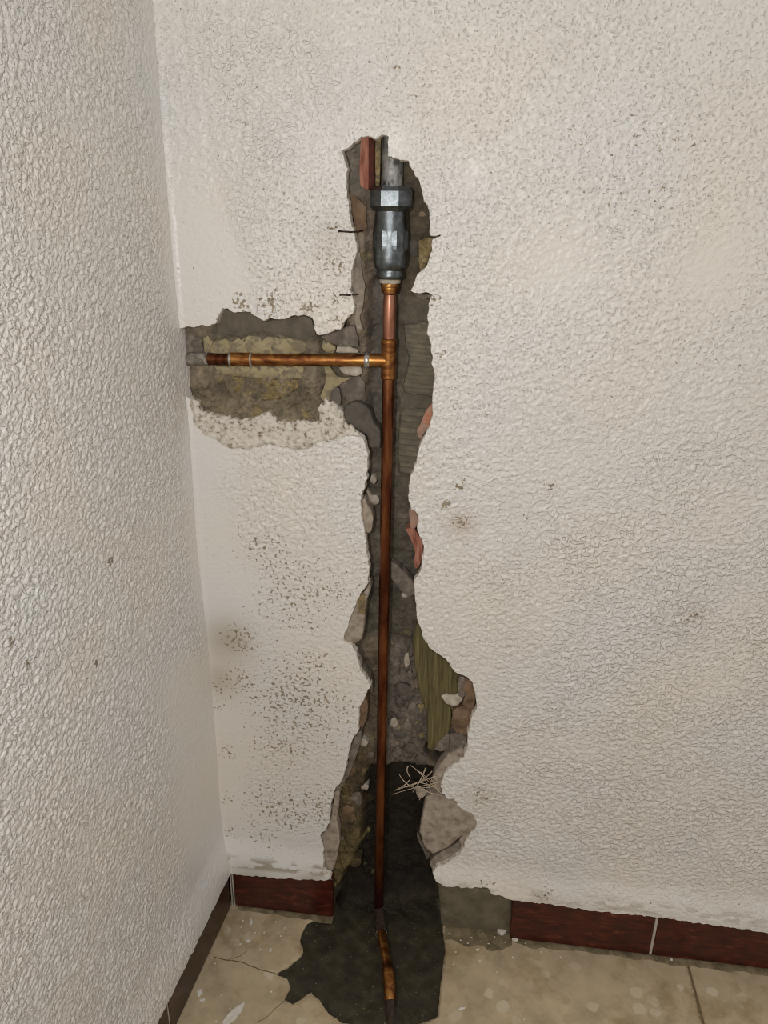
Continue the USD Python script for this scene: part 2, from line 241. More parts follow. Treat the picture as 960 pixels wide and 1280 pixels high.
def compact(v, f, *attrs):
    used = np.unique(f); new = np.full(len(v), -1); new[used] = np.arange(len(used))
    return (v[used], new[f]) + tuple(a[used] for a in attrs)

STEP = 0.0014
wall_back = thing('wall_back', kind='structure', label='white sprayed-plaster wall with a broken pipe chase running down it', cat='wall')
xs = axis(-0.004, 0.98, STEP, None, 2.6); zs = axis(-0.01, 1.34, STEP, None, 2.5)
X, Z = np.meshgrid(xs, zs, indexing='ij')
H = spray(X.shape, STEP * 1.25, 11)
soft_strip = 1 - 0.8 * smooth(0.075 + 0.03 * gaussian_filter(R.randn(*X.shape), 20) * 35 - X, -0.02, 0.025) * smooth(1.12 - Z, 0, 0.12)   # a smoother trowelled strip by the corner
foot = 0.35 + 0.65 * smooth(Z, 0.085, 0.20)
big = band(X.shape, 14, 40, 21)
amp = 0.00085 * soft_strip * foot * np.clip(0.95 + 0.07 * big, 0.35, 1.4)
lowleft = smooth(0.24 - X, 0, 0.02) * smooth(0.62 - Z, 0, 0.12)
amp = amp * (1 - 0.45 * lowleft)
for px, py, r in ((498, 180, .018), (700, 330, .045), (590, 215, .02), (890, 330, .04), (380, 165, .02)):
    amp = amp * (1 - 0.65 * blob(X, Z, px, py, r))
drip = band(X.shape, (0.0035 / STEP, 0.010 / STEP), (0.012 / STEP, 0.02 / STEP), 31)
dripmask = blob(X, Z, 310, 90, 0.13)
H = H + dripmask * 0.9 * np.tanh(1.4 * drip)
Yw = -(amp * (H + 0.4)) - 0.0008 * gaussian_filter(R.randn(*X.shape), 45) * 80
Yw = Yw - 0.0108 * smooth(0.135 - Z + 0.004 * np.clip(big, -1, 1), 0, 0.055)
Yw = Yw - 0.0012 * smooth(0.006 - X, 0, 0.005)                      # fillet of paint in the corner
v = np.stack([X.ravel(), Yw.ravel(), Z.ravel()], 1)
near = shapely.dwithin(shapely.points(v[:, 0], v[:, 2]), hole2.boundary, STEP * 0.62) if hasattr(shapely, 'dwithin') else None
shapely.prepare(hole2)
bl = hole2.boundary
ids = np.nonzero(near)[0]
pts = shapely.points(v[ids, 0], v[ids, 2])
loc = shapely.line_interpolate_point(bl, shapely.line_locate_point(bl, pts))
v[ids, 0], v[ids, 2] = shapely.get_x(loc), shapely.get_y(loc)
_, f = grid_mesh(X, Yw, Z)
cen = v[f].mean(1)
f = f[~shapely.contains_xy(hole2, cen[:, 0], cen[:, 2])]
f = f[:, ::-1]
nrm = np.cross(v[f[0, 1]] - v[f[0, 0]], v[f[0, 2]] - v[f[0, 0]])
if nrm[1] > 0: f = f[:, ::-1]
# stains and speckles
def dirt_wall(x, z):
    d = np.zeros_like(x)
    for px, py, r, k in ((370, 880, .16, .455), (370, 740, .13, .43), (350, 1010, .12, .445), (283, 940, .03, .44), (290, 1040, .03, .45), (272, 860, .02, .46), (300, 800, .05, 0.485), (330, 690, .09, 0.410), (420, 740, .06, 0.425), (300, 850, .06, 0.455), (390, 830, .07, 0.435), (350, 930, .10, 0.435), (400, 1010, .08, 0.455), (330, 1040, .08, 0.415), (280, 1000, .05, 0.405), (270, 880, .03, 0.425),
                         (575, 605, .014, 0.545), (558, 630, .013, 0.545), (577, 655, .02, 0.525), (690, 608, .016, 0.465), (602, 995, .03, 0.485), (865, 770, .03, 0.405), (605, 1100, .02, 0.485), (680, 1110, .03, 0.425),
                         (415, 330, .03, 0.455), (415, 285, .014, 0.485), (420, 372, .016, 0.485), (545, 375, .012, 0.545), (340, 380, .03, 0.485), (300, 378, .02, 0.545), (385, 384, .02, 0.525), (275, 400, .012, 0.475), (420, 400, .015, 0.475), (550, 440, .012, 0.485), (543, 470, .01, 0.505), (500, 100, .1, 0.355), (800, 200, .2, 0.345)):
        d = np.maximum(d, k * blob(x, z, px, py, r))
    return d
tint = np.empty((len(v), 3)); base = np.array(rgb(226, 222, 216))
w1 = band(X.shape, 28, 70, 41).ravel()[:, None]; w2 = band(X.shape, 40, 90, 42).ravel()[:, None]
tint[:] = base * (1 + 0.008 * w1 * np.array([-1, 0, 1.8]) + 0.006 * w2)
for px, py, r, k, c in ((285, 800, .035, .55, (150, 134, 102)), (275, 850, .03, .45, (158, 142, 110)), (370, 900, .14, .12, (160, 148, 122)), (577, 655, .018, .35, (170, 135, 100)), (600, 1000, .03, .2, (160, 140, 100)), (865, 770, .03, .12, (180, 150, 110)), (415, 305, .03, .2, (150, 135, 110)),
                        (320, 1093, .03, .4, (150, 138, 112)), (390, 1095, .02, .45, (140, 128, 102)), (690, 1130, .06, .15, (160, 145, 120))):
    b = k * blob(v[:, 0], v[:, 2], px, py, r)[:, None]
    tint = tint * (1 - b) + np.array(rgb(*c)) * b
lipn = fbm(np.c_[v[:, 0] * 55, v[:, 2] * 160, v[:, 0] * 0 + 7], 4, 13)
lb = (smooth(lipn, 0.46, 0.58) * smooth(v[:, 2], 0.080, 0.088) * smooth(0.108 - v[:, 2], 0, 0.012) * np.where(v[:, 0] < 0.22, 0.75, 0.35))[:, None]
tint = tint * (1 - lb) + np.array(rgb(146, 134, 110)) * lb
dirt = np.zeros((len(v), 3)); dirt[:, 0] = np.maximum(dirt_wall(v[:, 0], v[:, 2]), 0.27)
relief = soft_strip * foot * (1 - 0.4 * lowleft)
for px, py, r in ((497, 182, .016), (700, 330, .04), (890, 330, .035), (590, 215, .015)):
    relief = relief * (1 - 0.8 * blob(X, Z, px, py, r))
relief = (relief * (1 + 0.45 * blob(X, Z, 350, 320, 0.09))).ravel()
dirt[:, 1] = np.clip(relief * (1 + 0.07 * big.ravel()), 0.1, 1.3)
dirt[:, 2] = np.clip(smooth(v[:, 0], 0.22, 0.55) * smooth(0.85 - v[:, 2], -0.1, 0.25) + 0.08 * big.ravel() + 0.6 * dripmask.ravel(), 0, 1)
v0, f0, tint0, dirt0 = compact(v, f, tint, dirt)
obj('plaster', (v0, f0), MAT['wall_paint'], wall_back, smooth=True, prim={'tint': tint0, 'dirt': dirt0})
# broken edge of the plaster coat: from the outline back into the wall
e = np.sort(f0[:, [[0, 1], [1, 2], [2, 0]]].reshape(-1, 2), 1); ed = f0[:, [[0, 1], [1, 2], [2, 0]]].reshape(-1, 2)
u, inv, cnt = np.unique(e, axis=0, return_inverse=True, return_counts=True)
be = ed[cnt[inv.ravel()] == 1]
mid = v0[be].mean(1)
be = be[shapely.dwithin(shapely.points(mid[:, 0], mid[:, 2]), bl, 0.0025) & (mid[:, 0] < 1.6) & (mid[:, 0] > -0.003)]
rim = np.unique(be); new = np.full(len(v0), -1); new[rim] = np.arange(len(rim))
front = v0[rim]
loops = [front]
inward = np.zeros((len(rim), 2))
for a, b in ((0, 1), (1, 0)):
    d = v0[be[:, 1]] - v0[be[:, 0]]
    np.add.at(inward, new[be[:, a]], np.c_[d[:, 2], -d[:, 0]])
inward /= np.maximum(np.linalg.norm(inward, axis=1, keepdims=True), 1e-9)
test = front[:, [0, 2]] + inward * 0.002
sgn = np.where(shapely.contains_xy(hole2, test[:, 0], test[:, 1]), 1.0, -1.0)[:, None]
inward *= sgn
n3 = fbm(np.c_[front[:, 0] * 140, front[:, 2] * 140, front[:, 1] * 0], 3, 5)[:, None]
for dy, din in ((0.0012, 0.0003), (0.004, 0.0008), (0.010, 0.0010)):
    q = front.copy(); q[:, 1] += dy; q[:, [0, 2]] += inward * din * (0.2 + 1.6 * n3); loops.append(q)
vv = np.vstack(loops); n = len(rim); ff = []
for k in range(3):
    a, b = new[be[:, 0]] + k * n, new[be[:, 1]] + k * n
    ff += [np.c_[b, a, a + n], np.c_[b, a + n, b + n]]
obj('plaster_edge', (vv, np.vstack(ff)), MAT['white_plaster'], wall_back, smooth=True, label='raw beige broken edge of the plaster coat')

# ------------------------------------------------------------------ the chase behind the plaster: one rough mortar surface
CS = 0.0014
xs = np.arange(-0.06, 0.44, CS); zs = np.arange(-0.06, 1.12, CS)
X, Z = np.meshgrid(xs, zs, indexing='ij')
warp = np.stack([gaussian_filter(R.randn(*X.shape), 3) * 8, gaussian_filter(R.randn(*X.shape), 3) * 8]) * 0.0016
def zone(px, Y=0.0, soft=2.0):
    p = Polygon(wall2(px, Y)).buffer(0); shapely.prepare(p)
    return gaussian_filter(shapely.contains_xy(p, X + warp[0], Z + warp[1]).astype(np.float32), soft)
D = np.full(X.shape, 0.008, np.float32); T = np.empty(X.shape + (3,)); T[:] = rgb(96, 88, 76)
inside = gaussian_filter(shapely.contains_xy(hole2.buffer(-0.004), X, Z).astype(np.float32), 1.2)
D = D + 0.011 * inside
def put(px, depth, col, soft=2.0, Y=0.015, cs=2.5):
    global D, T
    m = zone(px, Y, soft); D = D * (1 - m) + depth * m
    if col is not None:
        m = zone(px, Y, cs)[..., None]; T = T * (1 - m) + np.array(rgb(*col)) * m
put([(225, 400), (460, 380), (462, 560), (225, 560)], 0.013, (124, 114, 98))                                      # branch, left
put([(240, 470), (400, 470), (400, 530), (240, 520)], 0.012, (128, 117, 98))
put([(262, 380), (395, 385), (400, 425), (262, 420)], 0.011, (98, 92, 80))                                         # smooth grey cement above the branch
put([(400, 400), (470, 410), (470, 560), (425, 560), (400, 500)], 0.020, (112, 102, 88))
put([(425, 160), (505, 160), (505, 250), (440, 260), (428, 240)], 0.020, (118, 112, 102))
put([(438, 245), (470, 245), (470, 420), (444, 420), (440, 330)], 0.020, (108, 96, 84))
put([(441, 285), (456, 290), (455, 360), (452, 420), (436, 420), (430, 330)], 0.014, (150, 138, 122), 1.5)
put([(494, 195), (545, 200), (545, 372), (494, 372)], 0.024, (84, 76, 62))
put([(460, 345), (497, 345), (497, 640), (462, 640)], 0.033, (98, 93, 86))                                      # the deep slot behind the riser
put([(495, 368), (545, 368), (548, 600), (512, 640), (495, 640)], 0.030, (98, 92, 80))
put([(452, 560), (520, 560), (516, 640), (530, 720), (515, 830), (450, 820)], 0.031, (94, 88, 78))
put([(446, 800), (480, 800), (475, 960), (440, 960)], 0.024, (106, 96, 80))
put([(485, 800), (540, 830), (540, 962), (485, 962)], 0.024, (112, 104, 96))
put([(535, 840), (600, 840), (600, 962), (535, 962)], 0.018, (104, 92, 78))
put([(405, 935), (468, 935), (468, 1110), (405, 1110)], 0.016, (88, 76, 56))
put([(410, 1030), (455, 1040), (440, 1110), (405, 1115)], 0.012, (100, 88, 58))
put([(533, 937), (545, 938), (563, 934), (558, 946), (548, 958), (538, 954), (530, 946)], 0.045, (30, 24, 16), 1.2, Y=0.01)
put([(458, 962), (545, 962), (530, 1040), (548, 1112), (560, 1230), (380, 1230), (425, 1105), (452, 1060)], 0.040, (34, 28, 19), 2.5)
put([(425, 1120), (556, 1112), (560, 1260), (380, 1260)], 0.012, (46, 40, 28), 3)
put([(549, 1100), (642, 1105), (642, 1200), (552, 1200)], 0.007, (100, 97, 82), 1.5)
rough = fbm(np.stack([X * 85, Z * 85, X * 0], -1), 5, 2) - 0.5
fine = fbm(np.stack([X * 320, Z * 320, X * 0], -1), 3, 6) - 0.5
lump = np.abs(fbm(np.stack([X * 150, Z * 150, X * 0 + 3], -1), 4, 8) - 0.5)
rubbly = np.clip(zone([(485, 800), (600, 830), (600, 965), (485, 965)]) + zone([(405, 935), (470, 935), (470, 1115), (405, 1115)]) + zone([(238, 470), (400, 470), (400, 530), (238, 530)]) + 0.7 * zone([(440, 245), (470, 245), (470, 420), (440, 420)]), 0, 1)
calm = zone([(497, 368), (545, 368), (545, 600), (497, 640)])
Yc = D - (0.008 * rough + 0.0035 * fine) * (1 - 0.75 * calm) - rubbly * 0.016 * (lump - 0.1)
Tn = gaussian_filter(R.randn(*X.shape), 5) * 18; Tn2 = gaussian_filter(R.randn(*X.shape), 3) * 11
T = T * np.clip(1 + 0.16 * Tn[..., None] * (1 - 0.5 * calm[..., None]) , 0.4, 1.7)
oc = np.clip(Tn2 - 1.2, 0, 1)[..., None] * rubbly[..., None]
T = T * (1 - 0.8 * oc) + np.array(rgb(150, 136, 96)) * 0.8 * oc
hb = hole2.buffer(0.010); shapely.prepare(hb)
v, f = grid_mesh(X, Yc, Z)
cen = v[f].mean(1); f = f[shapely.contains_xy(hb, cen[:, 0], cen[:, 2]) & (cen[:, 2] > -0.055)]
nrm = np.cross(v[f[0, 1]] - v[f[0, 0]], v[f[0, 2]] - v[f[0, 0]])
if nrm[1] > 0: f = f[:, ::-1]
v1, f1, t1 = compact(v, f, T.reshape(-1, 3) * 1.1)
obj('chase_mortar', (v1, f1), MAT['mortar'], wall_back, smooth=True, prim={'tint': t1}, label='rough grey mortar inside the broken chase')

# ------------------------------------------------------------------ slabs: pieces with an outline, a rough face and thickness
def slab_mesh(poly, y, thick, amp=0.001, freq=160.0, bevel=0.0015, bw=0.003, step=0.0028, seed=1, ridges=None, tilt=(0, 0), plane='wall'):
    """poly in (x, z) on the wall (front face towards -y at depth y) or in (x, y) on the floor (front up at height y)."""
    n = max(8, int(poly.exterior.length / step))
    B = np.array([poly.exterior.interpolate(t, normalized=True).coords[0] for t in np.linspace(0, 1, n, endpoint=False)])
    x0, z0, x1, z1 = poly.bounds; rs = np.random.RandomState(seed)
    gx, gz = np.meshgrid(np.arange(x0, x1, step), np.arange(z0, z1, step if ridges is None else min(step, ridges[0] / 4)))
    P = np.c_[gx.ravel(), gz.ravel()]
    if ridges is None: P = P + rs.uniform(-.25, .25, P.shape) * step
    P = P[shapely.contains_xy(poly, P[:, 0], P[:, 1])] if len(P) else P
    tree = cKDTree(B)
    if len(P): P = P[tree.query(P)[0] > step * 0.45]
    A = np.vstack([B, P])
    t = Delaunay(A + rs.uniform(-1e-7, 1e-7, A.shape)).simplices
    c = A[t].mean(1); t = t[shapely.contains_xy(poly, c[:, 0], c[:, 1])]
    cr2 = (A[t[:, 1], 0] - A[t[:, 0], 0]) * (A[t[:, 2], 1] - A[t[:, 0], 1]) - (A[t[:, 1], 1] - A[t[:, 0], 1]) * (A[t[:, 2], 0] - A[t[:, 0], 0])
    t = np.where((cr2 < 0)[:, None], t[:, ::-1], t)                # counter-clockwise in (u, v)
    d = tree.query(A)[0]; d[:n] = 0
    h = -bevel * (1 - smooth(d, 0, bw)) + amp * 2 * (fbm(np.c_[A * freq, np.full(len(A), seed * 1.3)], 4, seed) - 0.5)
    h += (A[:, 0] - (x0 + x1) / 2) * tilt[0] + (A[:, 1] - (z0 + z1) / 2) * tilt[1]
    if ridges is not None: h += ridges[1] * np.sin(A[:, 1] / ridges[0] * 2 * np.pi + ridges[2] * np.sin(A[:, 0] * 70)) * smooth(d, 0, 0.004)
    Fv = np.c_[A[:, 0], y - h, A[:, 1]] if plane == 'wall' else np.c_[A[:, 0], A[:, 1], y + h]
    Bk = np.c_[A[:, 0], np.full(len(A), y + thick), A[:, 1]] if plane == 'wall' else np.c_[A[:, 0], A[:, 1], np.full(len(A), y - thick)]
    N = len(A); i = np.arange(n); j = (i + 1) % n
    area = 0.5 * np.sum(B[:, 0] * np.roll(B[:, 1], -1) - B[:, 1] * np.roll(B[:, 0], -1))
    if area < 0: i, j = j, i
    side = np.vstack([np.c_[i, i + N, j], np.c_[j, i + N, j + N]])
    faces = np.vstack([t, t[:, ::-1] + N, side])
    m = trimesh.Trimesh(np.vstack([Fv, Bk]), faces, process=False)
    if m.volume < 0: m.invert()
    return m
def slab(name, px, y, thick, mat, parent, rough=0.0012, jstep=0.002, seed=1, jscale=200.0, smooth=40, label=None, **k):
    p = jag(Polygon(wall2(px, y)).buffer(0), rough, jstep, seed, jscale)
    return obj(name, slab_mesh(p, y, thick, seed=seed, **k), MAT[mat], parent, smooth=smooth, label=label)

W = wall_back
# brick and clay pieces
slab('brick', [(452, 166), (461, 166), (461, 237), (456, 236), (450, 232), (449, 205)], 0.006, 0.02, 'clay', W, rough=0.0005, seed=4, amp=0.0008, bevel=0.0005, label='broken reddish clay brick edge beside the steel pipe')
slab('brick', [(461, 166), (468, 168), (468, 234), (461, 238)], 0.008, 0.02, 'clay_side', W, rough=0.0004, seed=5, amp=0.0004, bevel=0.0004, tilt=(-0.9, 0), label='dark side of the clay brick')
slab('mortar_strip', [(469, 168), (476, 168), (474, 235), (469, 235)], 0.010, 0.02, 'stone_ochre', W, rough=0.0006, seed=6, amp=0.0006)
slab('brick', [(504, 407), (511, 404), (520, 406), (528, 402), (545, 404), (548, 480), (542, 496), (506, 492), (503, 484), (508, 466), (511, 448), (508, 438)], 0.0275, 0.015, 'grey_brick', W, rough=0.001, seed=7, ridges=(0.0052, 0.0011, 1.2), amp=0.0004, step=0.0022, smooth=True, label='grey-brown hollow brick with fine horizontal ribs')
slab('brick', [(500, 516), (506, 511), (530, 511), (545, 513), (536, 560), (524, 585), (517, 594), (499, 592), (497, 560)], 0.0275, 0.015, 'grey_brick', W, rough=0.001, seed=8, ridges=(0.0072, 0.0019, 0.6), amp=0.0005, step=0.0022, smooth=True, label='grey-brown hollow brick with coarse horizontal ribs')
slab('brick', [(541, 504), (542, 516), (535, 536), (529, 543), (526, 549), (522, 545), (521, 538), (526, 530), (529, 520), (534, 512)], 0.004, 0.02, 'dusty_clay', W, rough=0.0008, seed=9, ridges=(0.005, 0.0006, 0.5), label='dusty pink sliver of clay brick on the right edge')
slab('brick', [(511, 637), (516, 636), (521, 641), (523, 652), (519, 661), (514, 664), (512, 655)], 0.004, 0.02, 'dusty_clay', W, rough=0.0008, seed=10)
slab('brick', [(507, 662), (517, 660), (522, 668), (529, 676), (528, 695), (524, 708), (520, 712), (517, 706), (519, 690), (514, 676)], 0.003, 0.022, 'clay', W, rough=0.0008, seed=11, label='pinkish orange clay sliver on the right edge')
# branch: stones and mortar patches beside the horizontal pipe
slab('stone', [(262, 436), (266, 427), (290, 421), (312, 419), (345, 421), (372, 424), (382, 428), (381, 439), (372, 443), (262, 443)], 0.0105, 0.02, 'stone_yellow', W, seed=12, rough=0.002, amp=0.0009, label='flat yellowish stone above the branch pipe')
slab('stone', [(268, 457), (380, 457), (377, 472), (350, 474), (318, 473), (290, 470), (270, 468)], 0.0105, 0.02, 'stone_yellow', W, seed=13, rough=0.002, amp=0.0009, label='flat yellowish stone below the branch pipe')
slab('stone', [(290, 470), (340, 475), (374, 474), (372, 486), (355, 499), (325, 502), (300, 496), (284, 484)], 0.0115, 0.02, 'stone_ochre', W, seed=14, rough=0.003, amp=0.004, freq=260, step=0.0018, label='crumbly ochre mortar below the branch pipe')
slab('stone', [(226, 418), (240, 419), (252, 426), (254, 441), (228, 441)], 0.010, 0.02, 'stone_grey', W, seed=15, amp=0.0008)
slab('mortar_patch', [(252, 414), (264, 416), (265, 432), (260, 441), (254, 441), (254, 428)], 0.0105, 0.02, 'stone_yellow', W, seed=16)
slab('mortar_patch', [(404, 424), (412, 428), (420, 434), (418, 441), (408, 441), (402, 434)], 0.010, 0.02, 'stone_yellow', W, seed=17)
slab('mortar_patch', [(405, 459), (412, 458), (417, 467), (424, 472), (438, 473), (426, 480), (420, 485), (414, 490), (412, 504), (404, 502), (400, 496), (406, 480), (407, 468)], 0.011, 0.02, 'stone_yellow', W, seed=18, amp=0.0006, label='pale yellow mortar smear running down from the branch pipe')
slab('stone', [(421, 434), (432, 433), (445, 436), (449, 441), (420, 441)], 0.010, 0.02, 'stone_pale', W, seed=19, amp=0.0015)
slab('stone', [(424, 459), (450, 458), (453, 466), (448, 470), (434, 469), (426, 465)], 0.011, 0.02, 'stone_pale', W, seed=20, amp=0.0025, freq=240)
slab('stone', [(424, 472), (450, 470), (456, 480), (455, 496), (446, 500), (432, 497), (424, 488)], 0.0165, 0.02, 'stone_grey', W, seed=21, amp=0.0022, freq=240, rough=0.002, bevel=0.0005)
slab('stone', [(413, 493), (419, 484), (424, 486), (426, 500), (425, 508), (419, 511), (413, 504)], 0.0085, 0.02, 'stone_dark', W, seed=22, amp=0.0003, rough=0.0005, label='smooth dark grey pebble set in the mortar')
slab('mortar_patch', [(428, 514), (434, 505), (442, 502), (452, 503), (460, 509), (465, 518), (468, 530), (476, 537), (476, 560), (462, 560), (458, 545), (444, 536), (430, 528)], 0.010, 0.02, 'stone_dark', W, seed=23, amp=0.0008, rough=0.0008, label='smooth grey cement tongue left of the riser')
slab('mortar_patch', [(400, 420), (425, 412), (442, 405), (446, 420), (448, 432), (440, 434), (425, 432), (410, 428)], 0.007, 0.02, 'stone_grey', W, seed=24, amp=0.0012)
slab('mortar_patch', [(270, 396), (278, 386), (292, 390), (312, 389), (328, 401), (330, 414), (300, 420), (272, 416)], 0.0086, 0.015, 'cement_smooth', W, seed=25, rough=0.002, amp=0.0012, bevel=0.0004)
slab('mortar_patch', [(318, 404), (355, 399), (380, 395), (390, 400), (395, 417), (385, 423), (350, 419), (331, 414)], 0.0086, 0.015, 'cement_smooth', W, seed=26, rough=0.002, amp=0.0012, bevel=0.0004)
slab('mortar_patch', [(446, 298), (449, 318), (452, 340), (456, 360), (453, 385), (449, 398), (453, 414), (446, 414), (441, 392), (438, 366), (440, 335), (443, 312)], 0.007, 0.02, 'grey_plaster', W, rough=0.0022, seed=51, amp=0.0026, freq=170, bevel=0.003, bw=0.006, step=0.002, label='pale grey mortar lip left of the coupling')
slab('mortar_patch', [(436, 240), (444, 244), (450, 250), (458, 262), (458, 285), (452, 300), (446, 296), (442, 280), (438, 262)], 0.014, 0.02, 'stone_brown', W, rough=0.002, seed=52, amp=0.002, step=0.002)
slab('mortar_patch', [(518, 366), (542, 368.5), (537, 373), (528, 374), (520, 371)], 0.006, 0.02, 'stone_grey', W, rough=0.0006, seed=53, amp=0.0008)
slab('mortar_patch', [(524, 300), (538, 296), (542, 300), (539, 316), (534, 330), (526, 340), (523, 325)], 0.014, 0.02, 'stone_ochre', W, rough=0.002, seed=54, amp=0.002, step=0.002)
# broken white plaster below and above the branch
slab('plaster_patch', [(237, 498), (247, 503), (250, 515), (275, 521), (298, 526), (312, 523), (325, 520), (337, 516), (345, 528), (362, 529), (375, 526), (388, 530), (400, 526), (396, 510), (406, 501), (420, 505), (428, 517), (432, 532), (446, 540), (455, 552), (447, 550), (421, 552), (396, 558), (384, 565), (354, 563), (338, 558), (308, 566), (283, 562), (268, 553), (250, 545), (240, 532)], 0.002, 0.02, 'white_plaster', W, seed=27, amp=0.0036, freq=260, bevel=0.004, bw=0.006, rough=0.0042, jscale=330, jstep=0.0012, step=0.0018, label='crumbling white plaster below the branch pipe')
slab('plaster_patch', [(396, 414), (392, 400), (400, 396), (418, 398), (434, 394), (440, 391), (431, 402), (424, 411), (408, 418)], 0.0005, 0.012, 'white_plaster', W, seed=28, amp=0.001, rough=0.0012)
slab('plaster_patch', [(452, 626), (456, 622), (459, 632), (464, 638), (466, 650), (464, 665), (459, 668), (455, 660), (452, 642)], 0.002, 0.022, 'raw_plaster', W, seed=29, amp=0.0008, rough=0.0012)
slab('plaster_patch', [(459, 610), (464, 620), (473, 620), (474, 629), (468, 632), (462, 628), (458, 618)], 0.022, 0.012, 'stone_pale', W, seed=30, amp=0.0015)
slab('plaster_patch', [(457, 738), (462, 728), (464, 736), (458, 752), (456, 768), (455, 785), (452, 800), (445, 805), (438, 804), (429, 802), (430, 792), (437, 774), (446, 751)], 0.002, 0.02, 'raw_plaster', W, seed=31, step=0.002, amp=1.5 * 0.0012, rough=0.0012, label='raw plaster lip on the left edge at mid height')
slab('mortar_patch', [(448, 745), (456, 742), (456, 770), (450, 768), (447, 758)], 0.0, 0.012, 'stone_ochre', W, seed=32, amp=0.0006)
slab('plaster_patch', [(446, 812), (452, 822), (453, 836), (462, 847), (466, 858), (463, 868), (460, 856), (452, 845), (446, 832)], 0.004, 0.02, 'stone_grey', W, seed=33, amp=0.0012)
slab('plaster_patch', [(450, 880), (456, 873), (460, 880), (458, 900), (452, 912), (447, 906)], 0.004, 0.02, 'stone_brown', W, seed=34, amp=0.0012)
slab('plaster_patch', [(446, 916), (438, 934), (436, 950), (430, 972), (422, 980), (426, 985), (436, 970), (444, 950), (450, 930), (452, 914)], 0.004, 0.02, 'stone_grey', W, seed=35, amp=0.0014)
slab('plaster_patch', [(409, 1036), (414, 1020), (418, 990), (424, 990), (424, 1005), (420, 1024), (424, 1040), (424, 1056), (420, 1078), (412, 1096), (405, 1086), (404, 1058), (401, 1044)], 0.002, 0.02, 'raw_plaster', W, seed=36, step=0.002, amp=1.5 * 0.0014, label='raw plaster lip at the bottom of the left edge')
slab('plaster_patch', [(532, 997), (545, 992), (557, 996), (566, 998), (576, 1010), (594, 1019), (598, 1030), (586, 1045), (578, 1062), (574, 1052), (578, 1044), (560, 1060), (540, 1068), (530, 1058), (524, 1040), (528, 1020)], 0.001, 0.025, 'raw_plaster', W, seed=37, step=0.002, amp=1.5 * 0.0014, freq=90, label='bare pinkish plaster patch on the lower right edge')
slab('plaster_patch', [(542, 1072), (558, 1062), (576, 1052), (577, 1066), (562, 1078), (547, 1084), (540, 1088), (537, 1080)], 0.006, 0.02, 'grey_plaster', W, seed=38, amp=0.001)
slab('plaster_patch', [(522, 1040), (529, 1055), (538, 1070), (534, 1076), (527, 1060), (521, 1048)], 0.006, 0.02, 'stone_grey', W, seed=39, amp=0.001)
slab('plaster_patch', [(556, 968), (566, 957), (578, 950), (582, 940), (576, 936), (560, 944), (545, 962), (540, 975), (546, 990), (553, 992), (551, 980)], 0.003, 0.02, 'raw_plaster', W, seed=40, step=0.002, amp=1.5 * 0.0014)
# stones on the right of the wooden board
slab('stone', [(573, 850), (580, 846), (590, 853), (595, 872), (592, 886), (585, 889), (578, 880), (582, 868), (576, 860)], 0.005, 0.02, 'stone_brown', W, seed=41, freq=240, bevel=0.0008, step=0.002, amp=1.8 * 0.0012, label='brown stone on the right edge beside the wooden board')
slab('stone', [(573, 848), (580, 846), (581, 856), (576, 862), (582, 868), (578, 874), (572, 868)], 0.003, 0.02, 'stone_grey', W, seed=42, freq=240, bevel=0.0008, step=0.002, amp=1.8 * 0.001)
slab('stone', [(551, 871), (557, 868), (566, 870), (574, 869), (579, 874), (572, 882), (564, 884), (558, 880)], 0.0035, 0.02, 'stone_pale', W, seed=43, freq=240, bevel=0.0008, step=0.002, amp=1.8 * 0.0014, label='pale angular stone lying against the wooden board')
slab('stone', [(566, 888), (578, 882), (590, 890), (586, 914), (580, 922), (570, 916), (564, 904)], 0.010, 0.02, 'stone_brown', W, seed=44, freq=240, bevel=0.0008, step=0.002, amp=1.8 * 0.0016)
slab('stone', [(562, 918), (572, 917), (584, 922), (582, 938), (574, 948), (562, 944), (558, 934)], 0.008, 0.02, 'stone_grey', W, seed=45, freq=240, bevel=0.0008, step=0.002, amp=1.8 * 0.0012)
slab('stone', [(546, 930), (556, 920), (561, 918), (561, 938), (550, 940), (543, 937)], 0.006, 0.02, 'stone_grey', W, seed=46, freq=240, bevel=0.0008, step=0.002, amp=1.8 * 0.0006, rough=0.0006)
